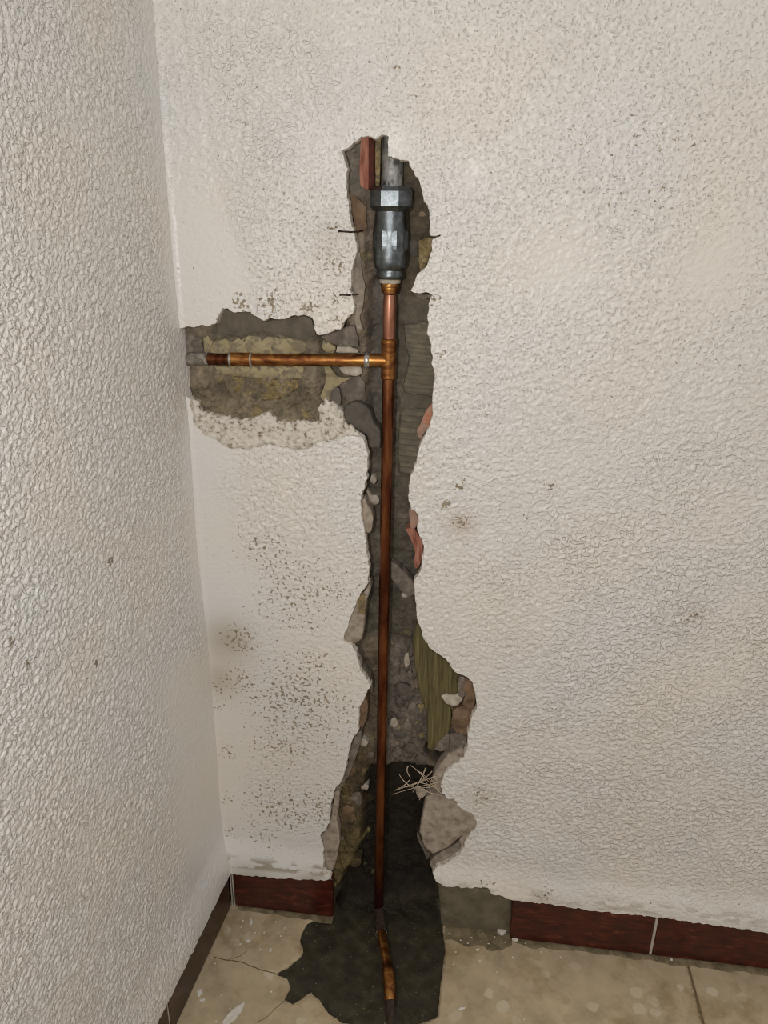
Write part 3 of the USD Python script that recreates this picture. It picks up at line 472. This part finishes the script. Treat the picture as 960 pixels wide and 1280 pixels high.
# aggregate in the lower concrete
rs = np.random.RandomState(5)
for k, (px, py, rx, rz, mt) in enumerate([(502, 862, 9, 8, 'stone_dark'), (494, 838, 6, 7, 'stone_grey'), (516, 892, 9, 12, 'stone_grey'), (508, 910, 7, 10, 'stone_grey'), (498, 880, 6, 6, 'stone_dark'), (522, 912, 6, 6, 'stone_dark'), (500, 920, 8, 5, 'stone_dark'),
                                         (512, 938, 9, 7, 'stone_dark'), (496, 942, 6, 7, 'stone_grey'), (526, 952, 9, 6, 'stone_dark'), (508, 826, 4, 9, 'stone_pale'), (511, 846, 5, 6, 'stone_grey'), (492, 905, 5, 6, 'stone_pale'), (454, 930, 6, 5, 'stone_pale'), (462, 945, 6, 5, 'stone_grey'),
                                         (438, 965, 7, 8, 'stone_brown'), (432, 990, 8, 9, 'stone_olive'), (446, 1000, 7, 9, 'stone_grey'), (436, 1016, 8, 8, 'stone_brown'), (447, 1024, 5, 12, 'stone_olive'), (428, 1046, 6, 9, 'stone_grey'), (440, 1056, 7, 8, 'stone_olive'), (430, 1072, 7, 7, 'stone_brown'), (444, 1080, 7, 8, 'stone_olive'), (420, 1094, 6, 5, 'stone_olive'),
                                         (455, 985, 5, 4, 'stone_pale'), (527, 268, 5, 4, 'stone_brown'), (516, 310, 8, 10, 'stone_dark'), (531, 318, 6, 12, 'stone_olive'), (455, 255, 7, 5, 'stone_ochre'), (446, 265, 6, 6, 'stone_brown'), (465, 545, 5, 5, 'stone_grey'), (466, 600, 4, 6, 'stone_pale'), (507, 745, 6, 3, 'stone_pale')]):
    ang = np.linspace(0, 2 * np.pi, 11, endpoint=False) + rs.rand()
    rr = 1 + rs.uniform(-.25, .22, 11)
    slab('stone', [(px + rx * r * math.cos(a), py + rz * r * math.sin(a)) for a, r in zip(ang, rr)], 0.0135 if px < 480 and py > 900 else 0.0190 if py > 800 else 0.0195, 0.02, mt, W, rough=0.0006, seed=60 + k, amp=0.0018, freq=220, bevel=0.003, bw=0.006)
# cement bed where one skirting tile is missing
slab('cement_bed', [(548, 1106), (640, 1116), (642, 1180), (553, 1172)], 0.0015, 0.02, 'cement_bed', W, rough=0.0008, seed=50, amp=0.0005, label='bare grey cement where a skirting tile is missing')

# ------------------------------------------------------------------ left wall
LW = 0.073                                                           # the left wall is a little out of square
wall_left = thing('wall_left', kind='structure', label='white sprayed-plaster wall along the left side', cat='wall')
ys = axis(-0.70, 0.03, STEP * 1.05, -2.4, None); zs = axis(0.0, 1.36, STEP * 1.05, None, 2.5)
Yg, Zg = np.meshgrid(ys, zs, indexing='ij')
H = spray(Yg.shape, STEP * 1.45, 77)
big = band(Yg.shape, 14, 40, 78)
a = 0.00085 * np.clip(1 + 0.15 * big, 0.4, 1.4)
wob = gaussian_filter(R.randn(*Yg.shape), 25) * 45
flat = smooth(Yg, -0.20 + 0.02, -0.10) * smooth(0.52 + 0.03 * wob - Zg, 0, 0.06)
flat = np.maximum(flat, 0.75 * smooth(Yg, -0.045, -0.01))
flat = np.maximum(flat, 0.6 * smooth(0.10 - Zg, 0, 0.05))
a = a * (1 - 0.78 * flat)
Xg = LW * Yg + 0.0105 * smooth(0.15 - Zg + 0.004 * np.clip(big, -1, 1), 0, 0.07) + a * (H + 0.4) + 0.0015 * gaussian_filter(R.randn(*Yg.shape), 45) * 80 
v, f = grid_mesh(Xg, Yg, Zg)
nrm = np.cross(v[f[0, 1]] - v[f[0, 0]], v[f[0, 2]] - v[f[0, 0]])
if nrm[0] < 0: f = f[:, ::-1]
cutz = 0.070 + 0.004 * (fbm(np.c_[v[:, 1] * 60, v[:, 2] * 0, v[:, 0] * 0], 3, 4) - 0.5)
f = f[(v[f][:, :, 2].mean(1) > cutz[f[:, 0]])]
w1 = band(Yg.shape, 28, 70, 81).ravel()[:, None]; w2 = band(Yg.shape, 40, 90, 82).ravel()[:, None]
tint = np.array(rgb(224, 220, 214)) * (1 + 0.010 * w1 * np.array([-1, 0, 1.6]) + 0.006 * w2)
dirt = np.zeros((len(v), 3)); dirt[:, 0] = 0.20; dirt[:, 1] = (1 - 0.85 * flat).ravel() * 1.2; dirt[:, 2] = 0.55
for px, py in ((14, 803), (33, 832), (120, 830), (140, 700)):
    d = ray(px, py); t = (LW * CAM[1] - CAM[0]) / (d[0] - LW * d[1]); q = CAM + d * t
    dirt[:, 0] = np.maximum(dirt[:, 0], 0.2 + 0.45 * np.exp(-((v[:, 1] - q[1]) ** 2 + (v[:, 2] - q[2]) ** 2) / 0.006 ** 2))
v1, f1, t1, d1 = compact(v, f, tint, dirt)
obj('plaster', (v1, f1), MAT['wall_paint'], wall_left, smooth=True, prim={'tint': t1, 'dirt': d1})

# ------------------------------------------------------------------ skirting tiles
def tile_box(x0, x1, z0, z1, y0, y1, ch=0.0012, seed=0):
    """A rounded-edge tile as a hull of a chamfered box, slightly uneven."""
    pts = []
    for x in (x0, x1):
        for y in (y0, y1):
            for z in (z0, z1):
                for k in range(3):
                    p = [x, y, z]
                    for q, (lo, hi) in enumerate(((x0, x1), (y0, y1), (z0, z1))):
                        if q != k: p[q] += ch if p[q] == lo else -ch
                    pts.append(p)
    return trimesh.convex.convex_hull(np.array(pts))
baseboard_back = thing('baseboard_back', kind='structure', label='dark red-brown tiled skirting along the back wall', cat='skirting')
def xb(px, py): return at_y(px, py, -0.008)[0]
zt = 0.080
spans = [(0.003, xb(285, 1120) + 0.002), (xb(294, 1120), xb(416, 1125)), (xb(639, 1150), xb(815.5, 1170))]
x = spans[-1][1] + 0.004; w = 0.2
while x < 2.4: spans.append((x, x + w)); x += w + 0.004
for k, (a_, b_) in enumerate(spans):
    m = tile_box(a_, b_, 0.002, zt, -0.009, 0.006)
    obj('skirting_tile', m, MAT['skirting_glaze'], baseboard_back, smooth=False)
for k in range(2, len(spans) - 1):
    obj('grout', tile_box(spans[k][1], spans[k + 1][0], 0.002, zt - 0.001, -0.0080, 0.006, ch=0.0004), MAT['grout_white'], baseboard_back, smooth=False)
for px in (290, 292.5):
    obj('grout', tile_box(xb(px, 1120) - 0.0012, xb(px, 1120) + 0.0008, 0.0, zt, -0.0098, 0.0), MAT['grout_white'], baseboard_back, smooth=False)
obj('tile_backing', tile_box(0.0, spans[1][1] - 0.001, 0.0, zt, 0.004, 0.02), MAT['grout_dark'], baseboard_back, smooth=False)
obj('tile_backing', tile_box(spans[2][0] + 0.001, 2.4, 0.0, zt, 0.004, 0.02), MAT['grout_dark'], baseboard_back, smooth=False)
baseboard_left = thing('baseboard_left', kind='structure', label='dark brown tiled skirting along the left wall', cat='skirting')
ang = math.atan(LW)
def left_tile(y0, y1, mat, proud=0.008, z0=0.002, z1=0.082, ch=0.0012):
    m = tile_box(-0.006, proud, z0, z1, y0, y1, ch)
    m = trimesh.Trimesh(*[np.array(q) for q in (m.vertices, m.faces)], process=False)
    vv = np.array(m.vertices)[:, [0, 2, 1]]; vv = np.c_[np.array(m.vertices)[:, 0] + LW * np.array(m.vertices)[:, 1], np.array(m.vertices)[:, 1], np.array(m.vertices)[:, 2]]
    return trimesh.Trimesh(vv, m.faces, process=False)
d = ray(212, 1268); t = (LW * CAM[1] + 0.009 - CAM[0]) / (d[0] - LW * d[1]); yj = (CAM + d * t)[1]
edges = [-0.010, yj]
while edges[-1] > -2.2: edges.append(edges[-1] - 0.2)
for k in range(len(edges) - 1):
    m = left_tile(edges[k + 1] + 0.0012, edges[k] - 0.0012, None)
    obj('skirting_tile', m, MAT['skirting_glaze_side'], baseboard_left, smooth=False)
    obj('grout', left_tile(edges[k + 1] - 0.0012, edges[k + 1] + 0.0012, None, 0.0078, ch=0.0003), MAT['grout_white'], baseboard_left, smooth=False)

# ------------------------------------------------------------------ floor: tiles, joints, the torn patch
floor = thing('floor', kind='structure', label='beige speckled stone-chip floor tiles with a broken area at the pipe', cat='floor')
gx = 0.6989; tw = 0.40; joint = 0.003
PATCH_PX = [(418, 1140), (395, 1150), (385, 1154), (378, 1166), (375, 1176), (380, 1188), (374, 1197), (362, 1207), (350, 1214), (346, 1217), (360, 1222), (363, 1235), (356, 1249), (366, 1255), (377, 1247), (388, 1240), (402, 1251), (411, 1266), (427, 1277), (445, 1281), (480, 1282), (523, 1279), (545, 1271), (547, 1269), (552, 1211), (556, 1188), (554, 1165), (552, 1130), (520, 1110), (440, 1105), (420, 1120)]
patch2 = jag(Polygon(floor2(PATCH_PX)).buffer(0), 0.0022, 0.002, 12, 150.0)
gy = -0.012
obj('floor_bed', trimesh.creation.box(bounds=[[-0.3, -2.4, -0.06], [2.6, 0.05, -0.0095]]), MAT['grout_dark'], floor, smooth=False)
n_tile = 0
for i in range(-2, 6):
    for j in range(0, 6):
        x0, x1 = gx + (i - 1) * tw + joint / 2, gx + i * tw - joint / 2
        y1 = (0.02 if j == 0 else gy + 0.062 - j * tw) - joint / 2; y0 = gy + 0.062 - (j + 1) * tw + joint / 2
        p = shapely.box(max(x0, -0.22), y0, x1, y1)
        if p.is_empty or x1 < -0.15 or max(x0, -0.22) >= x1: continue
        hit = p.intersects(patch2)
        if hit: p = p.difference(patch2.buffer(0.0005))
        geoms = [g for g in getattr(p, 'geoms', [p]) if g.area > 2e-4]
        for g in geoms:
            if hit:
                m = slab_mesh(g.simplify(0.0004), 0.0, 0.012, amp=0.0002, bevel=0.0012, bw=0.0022, step=0.004, seed=3 + n_tile, plane='floor')
                sm = 40
            else:
                b = g.bounds; m = tile_box(b[0], b[2], -0.012, 0.0, b[1], b[3], 0.0008); sm = False
            obj('floor_tile', m, MAT['floor_tile_stone'], floor, smooth=sm); n_tile += 1
m = slab_mesh(patch2.buffer(0.004).intersection(shapely.box(-1, -1, 2, 0.045)), -0.0035, 0.02, amp=0.0035, freq=45, bevel=0.0, step=0.004, seed=71, plane='floor')
obj('cement_patch', m, MAT['wet_cement'], floor, smooth=True, label='dark damp cement filling the torn floor around the pipe')
for i in range(0, 6):
    x = gx + i * tw
    obj('grout', trimesh.creation.box(bounds=[[x - 0.0022, -2.0, -0.010], [x + 0.0022, 0.0, -0.0012]]), MAT['grout_brown'], floor, smooth=False)
def grime(x0, x1, w, seed):
    q = np.linspace(x0, x1, 60); n = fbm(np.c_[q * 40, q * 0, q * 0 + seed], 4, seed)
    p = Polygon(list(zip(q, q * 0 + 0.003)) + list(zip(q[::-1], (-0.011 - w * n)[::-1])))
    obj('grime', slab_mesh(jag(p, 0.0012, 0.003, seed, 160), 0.0008, 0.002, amp=0.0003, bevel=0.0007, bw=0.003, step=0.003, seed=seed, plane='floor'), MAT['grime_grey'], floor, smooth=40)
grime(at_z(641, 1172)[0], 1.1, 0.014, 3); grime(at_z(296, 1140)[0], at_z(416, 1150)[0], 0.010, 4); grime(at_z(556, 1164)[0], at_z(640, 1172)[0], 0.026, 6)
# fine cracks in the left tile: narrow raised edges of dark filler
def crack(px, w):
    L = LineString(floor2(px)); p = jag(L.buffer(w, cap_style='flat').buffer(0), 0.0009, 0.002, 5, 260.0)
    obj('crack', slab_mesh(p, 0.0004, 0.002, amp=0.0001, bevel=0.0002, step=0.003, seed=9, plane='floor'), MAT['grout_brown'], floor, smooth=False)
crack([(266, 1196), (282, 1200), (300, 1202), (325, 1212), (346, 1217)], 0.0007)
crack([(282, 1201), (300, 1195), (310, 1188)], 0.0004)
crack([(356, 1250), (345, 1260), (332, 1273), (318, 1279)], 0.0004)

# ------------------------------------------------------------------ the pipework: one soldered and screwed assembly
def frame(d):
    d = d / np.linalg.norm(d); a = np.array([1.0, 0, 0]) if abs(d[0]) < 0.8 else np.array([0, 1.0, 0])
    u = np.cross(d, a); u /= np.linalg.norm(u); return d, u, np.cross(d, u)
def tube(P, r, n=28, wob=0.0, cap=True, seed=0):
    """A closed tube through the points P with radius r (number or one per point)."""
    P = np.asarray(P, float); r = np.broadcast_to(r, len(P)); rings = []
    T0 = np.gradient(P, axis=0); _, u, w = frame(T0[0])
    for k in range(len(P)):
        d = T0[k] / np.linalg.norm(T0[k]); u = u - d * (u @ d); u /= np.linalg.norm(u); w = np.cross(d, u)
        a = np.linspace(0, 2 * np.pi, n, endpoint=False)
        rings.append(P[k] + r[k] * (np.cos(a)[:, None] * u + np.sin(a)[:, None] * w))
    v = np.vstack(rings + [P[:1], P[-1:]]); f = []
    for k in range(len(P) - 1):
        i = np.arange(n) + k * n; j = (np.arange(n) + 1) % n + k * n
        f += [np.c_[i, j, j + n], np.c_[i, j + n, i + n]]
    i = np.arange(n); j = (i + 1) % n; a0 = len(P) * n; b0 = (len(P) - 1) * n
    f += [np.c_[j, i, np.full(n, a0)], np.c_[i + b0, j + b0, np.full(n, a0 + 1)]]
    m = trimesh.Trimesh(v, np.vstack(f), process=False)
    if wob: m.vertices += (np.stack([fbm(m.vertices * 220 + s, 3, seed + s) for s in (1, 2, 3)], 1) - 0.5) * 2 * wob
    if m.volume < 0: m.invert()
    return m
def lathe(A, B, prof, n=36, **k):
    """Profile [(distance along A to B as 0..1, radius)]."""
    return tube([A + (B - A) * t for t, _ in prof], [r for _, r in prof], n, **k)
YP = 0.012
V = lambda px, py, Y=YP: at_y(px, py, Y)
xtop, xbot = V(485.5, 470), V(473.5, 1125, 0.006)
def on_riser(py):
    """Point on the riser's axis at picture height py."""
    lo = xtop + (xtop - xbot) * 1.2; hi = xbot + (xbot - xtop) * 0.2
    z = V(480, py)[2]; t = (z - xtop[2]) / (xbot[2] - xtop[2]); return xtop + (xbot - xtop) * t
pipes = thing('water_pipe', loc=None, label='copper water pipe with tee and grey threaded coupling, standing in the wall chase', cat='pipe')
RP = 0.0070
steel0, steel1 = on_riser(236), on_riser(140) + np.array([0, 0.010, 0])
obj('steel_pipe', tube([steel0 + (steel1 - steel0) * t for t in np.linspace(0, 1, 16)], 0.0112, wob=0.0004), MAT['galvanised'], pipes, label='dull galvanised steel pipe at the top')
def oct_prism(A, B, r, ch, rot, n=8, ring=6):
    pts = []
    d, u, w = frame(B - A)
    for t, k in ((0, 1 - ch), (0.2, 1), (0.8, 1), (1, 1 - ch)):
        for i in range(n):
            a = rot + 2 * np.pi * i / n; pts.append(A + (B - A) * t + r * k * (math.cos(a) * u + math.sin(a) * w))
    return trimesh.convex.convex_hull(np.array(pts))
c0, c1 = on_riser(348.5), on_riser(258)
L = np.linalg.norm(c1 - c0)
body = lathe(c0, c1, [(0, 0.0138), (0.02, 0.0152), (0.05, 0.0157), (0.09, 0.0153), (0.125, 0.0151), (0.14, 0.0166), (0.18, 0.0183), (0.25, 0.0191), (0.35, 0.0194), (0.66, 0.0194), (0.75, 0.0188), (0.85, 0.0180), (0.92, 0.0177), (1, 0.0172)], wob=0.0002, n=48)
coup = obj('coupling', body, MAT['cast_iron'], pipes, label='grey cast-iron body of the threaded coupling')
d_, u_, w_ = frame(c1 - c0)
mid_c = on_riser(250); hv = (CAM - mid_c) / np.linalg.norm(CAM - mid_c) + (LAMP - mid_c) / np.linalg.norm(LAMP - mid_c); face_dir = hv / np.linalg.norm(hv); fa = math.atan2(face_dir @ w_, face_dir @ u_)
obj('coupling_hexagon', oct_prism(on_riser(311), on_riser(288), 0.0208, 0.02, fa + np.pi / 8), MAT['cast_iron'], coup, smooth=False)
obj('coupling_nut', oct_prism(on_riser(264), on_riser(233), 0.0243, 0.16, fa + np.pi / 8), MAT['cast_iron'], pipes, smooth=False, label='eight-sided grey nut on top of the coupling')
obj('sealing_ring', lathe(on_riser(354), on_riser(347), [(0, 0.0108), (0.15, 0.0116), (0.85, 0.0116), (1, 0.0108)]), MAT['stone_pale'], pipes, label='pale ring of thread seal below the coupling')
obj('adapter', lathe(on_riser(367), on_riser(353), [(0, 0.0076), (0.08, 0.0090), (0.4, 0.0094), (0.45, 0.0100), (0.6, 0.0100), (0.65, 0.0104), (1, 0.0104)]), MAT['copper_burnt'], pipes, label='burnt copper adapter below the coupling')
obj('copper_pipe', tube([on_riser(p) for p in np.linspace(368, 428, 14)], [0.0070, 0.0070, 0.0074, 0.0076, 0.0077, 0.0077, 0.0077, 0.0077, 0.0076, 0.0075, 0.0073, 0.0071, 0.0070, 0.0070]), MAT['copper_pink'], pipes, label='bright pink copper stub above the tee')
tee = obj('tee', lathe(on_riser(473), on_riser(425), [(0, 0.0080), (0.02, 0.0090), (0.06, 0.0092), (0.09, 0.0087), (0.9, 0.0087), (0.94, 0.0092), (0.98, 0.0090), (1, 0.0078)]), MAT['copper_burnt'], pipes, label='burnt copper tee joining riser and branch')
cz = on_riser(450.5)
bl0 = V(458, 450.5, cz[1]); bl1 = V(226, 448.5, 0.012)
dirb = (bl1 - bl0) / np.linalg.norm(bl1 - bl0)
obj('tee_socket', lathe(cz, V(459, 450.5, cz[1]), [(0, 0.0084), (0.5, 0.0078), (0.9, 0.0080), (0.97, 0.0084), (1, 0.0080)]), MAT['copper_burnt'], tee)
ring = lambda P, d, r, w: lathe(P - d * w, P + d * w, [(0, r - 0.0006), (0.2, r + 0.0004), (0.5, r + 0.0008), (0.8, r + 0.0004), (1, r - 0.0006)], wob=0.0004)
up = np.array([0, 0, 1.0])
obj('solder_ring', ring(on_riser(425), up, 0.0082, 0.0020), MAT['copper_burnt'], tee)
obj('solder_ring', ring(V(459.5, 450.5, cz[1]), dirb, 0.0080, 0.0034), MAT['solder'], tee, label='shiny solder at the branch socket')
B = lambda px: bl0 + (bl1 - bl0) * ((px - 458) / (226 - 458))
obj('branch_pipe', tube([B(p) for p in np.linspace(464, 312, 20)], 0.0072, wob=0.0001), MAT['copper_burnt'], pipes, label='burnt orange copper branch pipe running left from the tee')
slv = obj('sleeve', lathe(B(316), B(290), [(0, 0.0078), (0.04, 0.0084), (0.96, 0.0084), (1, 0.0078)]), MAT['copper_burnt'], pipes, label='copper sleeve on the branch pipe')
obj('solder_ring', ring(B(316), dirb, 0.0080, 0.0016), MAT['solder'], slv); obj('solder_ring', ring(B(290), dirb, 0.0080, 0.0018), MAT['solder'], slv)
obj('branch_pipe', tube([B(p) for p in np.linspace(292, 258, 8)], 0.0072), MAT['copper_dark'], pipes, label='dark copper end of the branch pipe left of the sleeve')
obj('pipe_coating', tube([B(p) for p in np.linspace(262, 214, 14)], 0.0078, wob=0.0012, seed=4), MAT['pipe_cement'], pipes, label='cement-crusted pipe end entering the left wall')
riser = [on_riser(p) for p in np.linspace(471, 1108, 60)]
obj('riser_pipe', tube(riser, RP, wob=0.00012), MAT['copper_dark'], pipes, label='long brown copper riser below the tee')
obj('riser_pipe', tube([on_riser(p) for p in np.linspace(1100, 1140, 8)], RP * 1.01), MAT['copper_red'], pipes, label='reddish foot of the riser')
j0 = V(474, 1137, 0.004); j1 = at_z(476.5, 1167, 0.010)
jm = obj('joint', lathe(j0, j1, [(0, 0.0074), (0.06, 0.0086), (0.9, 0.0086), (1, 0.0076)]), MAT['rusty_iron'], pipes, label='blackened joint at the foot of the riser')
obj('solder_ring', ring(j0, up, 0.0082, 0.0014), MAT['solder'], jm); 
k1 = at_z(486, 1216, 0.012); k2 = at_z(487.5, 1236, 0.009); k3 = at_z(488.5, 1292, -0.014)
ctrl = np.array([j1 + up * 0.003, j1 * 0.5 + k1 * 0.5, k1])
obj('solder_ring', ring(j1, (j1 - k1) / np.linalg.norm(j1 - k1), 0.0082, 0.0014), MAT['solder'], jm)
obj('foot_pipe', tube([ctrl[0] + (ctrl[2] - ctrl[0]) * t for t in np.linspace(0, 1, 12)], RP), MAT['copper_burnt'], pipes, label='short slanting copper length on the floor patch')
bez = lambda t: (1 - t) ** 2 * (k1 - (k1 - j1) * 0.1) + 2 * t * (1 - t) * (k1 * 0.35 + k2 * 0.65) + t ** 2 * (k2 + (k3 - k2) * 0.28)
obj('elbow', tube([bez(t) for t in np.linspace(0, 1, 16)], [0.0078] + [0.0086] * 14 + [0.0080]), MAT['copper_burnt'], pipes, label='copper elbow at the floor')
obj('foot_pipe', tube([k2 + (k3 - k2) * t for t in np.linspace(0.2, 1, 10)], RP), MAT['rusty_iron'], pipes, label='blackened pipe end disappearing into the floor')

# ------------------------------------------------------------------ loose things in the chase
def slab_thing(name, px, y, thick, mat, label, cat, rough=0.001, seed=1, group=None, smooth=40, **k):
    p = jag(Polygon(wall2(px, y)).buffer(0), rough, 0.002, seed, 200.0)
    c = p.centroid; m = slab_mesh(p, y, thick, seed=seed, **k)
    return obj(name, m, MAT[mat], None, smooth=smooth, loc=(c.x, y, c.y), label=label, cat=cat, group=group)
slab_thing('wood_board', [(519, 784), (524, 778), (531, 799), (541, 814), (553, 821), (563, 831), (573, 844), (573, 866), (565, 872), (560, 880), (564, 892), (563, 908), (560, 918), (552, 926), (545, 936), (542, 939), (534, 936), (534, 910), (533, 888), (526, 872), (521, 850), (517, 825), (516, 800)], 0.007, 0.014, 'board_wood',
           'olive-brown splintered wooden board stuck in the right side of the chase', 'board', rough=0.0007, seed=90, amp=0.0008, freq=60)
slab_thing('mortar_sliver', [(489, 703), (495, 706), (505, 715), (515, 726), (519, 735), (519, 743), (511, 748), (503, 741), (489, 724)], 0.010, 0.014, 'stone_grey',
           'grey slanting sliver of mortar wedged behind the riser', 'mortar piece', rough=0.0006, seed=91, amp=0.0008, tilt=(0.0, 0.0))
def nail(pts, lab, grp=None):
    P = np.array(pts); c = P[-1]
    m = tube(P - c, 0.0009, 8); h = lathe(P[-1] - c, P[-1] - c + (P[-1] - P[-2]) / np.linalg.norm(P[-1] - P[-2]) * 0.0015, [(0, 0.0012), (1, 0.0012)], n=10)
    t = thing('nail', loc=c, label=lab, cat='nail', group=grp)
    obj('shank', m, MAT['rusty_iron'], t, smooth=True); obj('head', h, MAT['rusty_iron'], t)
nail([at_y(457, 287.5, 0.020), at_y(448, 289.5, 0.004), at_y(438, 290, -0.002), at_y(424, 289, -0.0025)], 'thin dark nail left of the coupling body, the upper of two', 'nails beside the coupling')
nail([at_y(455, 366, 0.018), at_y(446, 368, 0.004), at_y(436, 369, -0.002), at_y(426, 368.5, -0.0025)], 'thin dark nail left of the pink copper stub, the lower of two', 'nails beside the coupling')
# tuft of plant fibres
tuft = thing('fibre_tuft', loc=at_y(525, 975, 0.004), label='tangled tuft of pale dry plant fibres beside the riser low in the chase', cat='fibres')
org = at_y(525, 975, 0.004)
def fib(a, b, bend, y0, y1, r):
    A, Bp = at_y(*a, y0), at_y(*b, y1); M = (A + Bp) / 2 + np.array(bend)
    P = [(1 - t) ** 2 * A + 2 * t * (1 - t) * M + t * t * Bp - org for t in np.linspace(0, 1, 9)]
    obj('fibre', tube(P, np.linspace(r, r * 0.6, 9), 6), MAT['fibre'], tuft, smooth=True)
for a, b in (((548, 978), (490, 993)), ((545, 970), (493, 988)), ((520, 985), (499, 968)), ((532, 960), (516, 990)), ((548, 984), (512, 956)), ((552, 992), (520, 962)), ((528, 985), (546, 992)), ((522, 984), (548, 982)), ((540, 964), (508, 984)), ((510, 958), (513, 972)), ((526, 965), (540, 992)), ((534, 990), (524, 1000)), ((538, 972), (550, 998)), ((498, 985), (512, 975)), ((545, 985), (506, 978))):
    fib(a, b, R.uniform(-0.006, 0.006, 3), R.uniform(-0.002, 0.006), R.uniform(-0.004, 0.010), R.uniform(0.0006, 0.0011))
# a small leaf-like shred in the tuft
p = jag(Polygon(wall2([(519, 984), (528, 985), (534, 992), (528, 998), (523, 999), (520, 992)], 0.0)).buffer(0), 0.0006, 0.0015, 8, 240)
m = slab_mesh(p, 0.001, 0.0012, amp=0.001, step=0.002, seed=5, bevel=0.0003); m.apply_translation(-org)
obj('shred', m, MAT['raw_plaster'], tuft, smooth=False)

# ------------------------------------------------------------------ crumbs and flakes on the floor and ledges
def flake(px, py, rx, ry, lab, z=0.0, mat='flake', rot=0.0, thick=0.0016, seed=0, group='plaster flakes on the floor', name='plaster_flake', cat='plaster flake', pts=None):
    rs = np.random.RandomState(seed); c = at_z(px, py, z)
    if pts is None:
        a = np.linspace(0, 2 * np.pi, 8, endpoint=False); rr = 1 + rs.uniform(-.35, .3, 8)
        q = np.c_[rx * rr * np.cos(a), ry * rr * np.sin(a)]; cs, sn = math.cos(rot), math.sin(rot)
        q = np.c_[q[:, 0] * cs - q[:, 1] * sn, q[:, 0] * sn + q[:, 1] * cs]
    else:
        q = np.array(floor2(pts, z)) - c[:2]
    p = Polygon(q).buffer(0)
    m = slab_mesh(p, thick, thick - 0.0002, amp=0.0006, freq=260, bevel=0.0005, bw=0.001, step=max(0.0012, p.length / 40), seed=seed + 1, plane='floor')
    return place(name, m, mat, c, lab, cat, group)
def place(name, m, mat, c, lab, cat, group):
    g = usdkit.mesh(stage, path_for(name, None), m, MAT[mat], smooth=False)
    g.AddTranslateOp().Set(Gf.Vec3d(*map(float, c)))
    return tag(g.GetPrim(), lab, cat, group)
flake(290, 1268, .01, .01, 'largest white plaster flake, long and ragged, lying near the left skirting', pts=[(306, 1254), (303, 1264), (294, 1275), (284, 1283), (277, 1280), (284, 1270), (292, 1262), (300, 1257)], seed=1, thick=0.003)
flake(250, 1241, .01, .01, 'pale angular plaster flake close to the left skirting', pts=[(246, 1238), (253, 1236), (252, 1243), (247, 1248)], seed=2)
flake(253, 1250, .0035, .003, 'small pale chip just below the angular flake by the left skirting', seed=3)
flake(314, 1153, .0022, .007, 'short white sliver of plaster below the left skirting tile', seed=4, rot=0.3)
flake(310, 1176, .0032, .003, 'white rounded crumb on the left floor tile below the sliver', seed=5)
flake(338, 1188, .0018, .004, 'small upright white crumb midway on the left floor tile', seed=6)
flake(645, 1175, .005, .004, 'white crumb in front of the right skirting tile\'s left end', seed=7, thick=0.003)
flake(626, 1166, .007, .006, 'greyish white lump at the foot of the bare cement strip', seed=8, thick=0.006)
flake(839, 1200, .003, .0025, 'white crumb on the dark joint below the right-hand skirting tiles', seed=9)
flake(577, 1261, .005, .002, 'flat white flake on the right floor tile near the torn patch', seed=10, rot=0.5)
flake(597, 1187, .004, .0015, 'thin white sliver on the floor below the bare cement strip', seed=11, rot=0.7)
rs = np.random.RandomState(33)
cr = [(304, 1151), (344, 1153), (318, 1166), (331, 1166), (347, 1166), (287, 1161), (352, 1171), (300, 1180), (269, 1205), (277, 1244), (288, 1262), (270, 1276), (302, 1160), (355, 1160), (368, 1158), (325, 1187), (340, 1240)]
for k, (px, py) in enumerate(cr):
    flake(px + rs.uniform(-1, 1), py + rs.uniform(-1, 1), rs.uniform(.0011, .0019), rs.uniform(.001, .0018), 'tiny white plaster crumb on the left floor tile', seed=100 + k, group='tiny crumbs on the left floor tile', thick=0.0012, name='plaster_crumb', cat='crumb')
cr = [(560, 1168), (575, 1175), (590, 1172), (604, 1168), (618, 1172), (610, 1180), (632, 1178), (656, 1180), (570, 1190), (640, 1196), (676, 1190), (585, 1180), (566, 1205), (600, 1200), (700, 1196), (622, 1215), (656, 1274)]
for k, (px, py) in enumerate(cr):
    flake(px + rs.uniform(-1, 1), py + rs.uniform(-1, 1), rs.uniform(.0011, .0019), rs.uniform(.001, .0018), 'tiny white plaster crumb on the right floor tile', seed=200 + k, group='tiny crumbs on the right floor tile', thick=0.0012, name='plaster_crumb', cat='crumb')
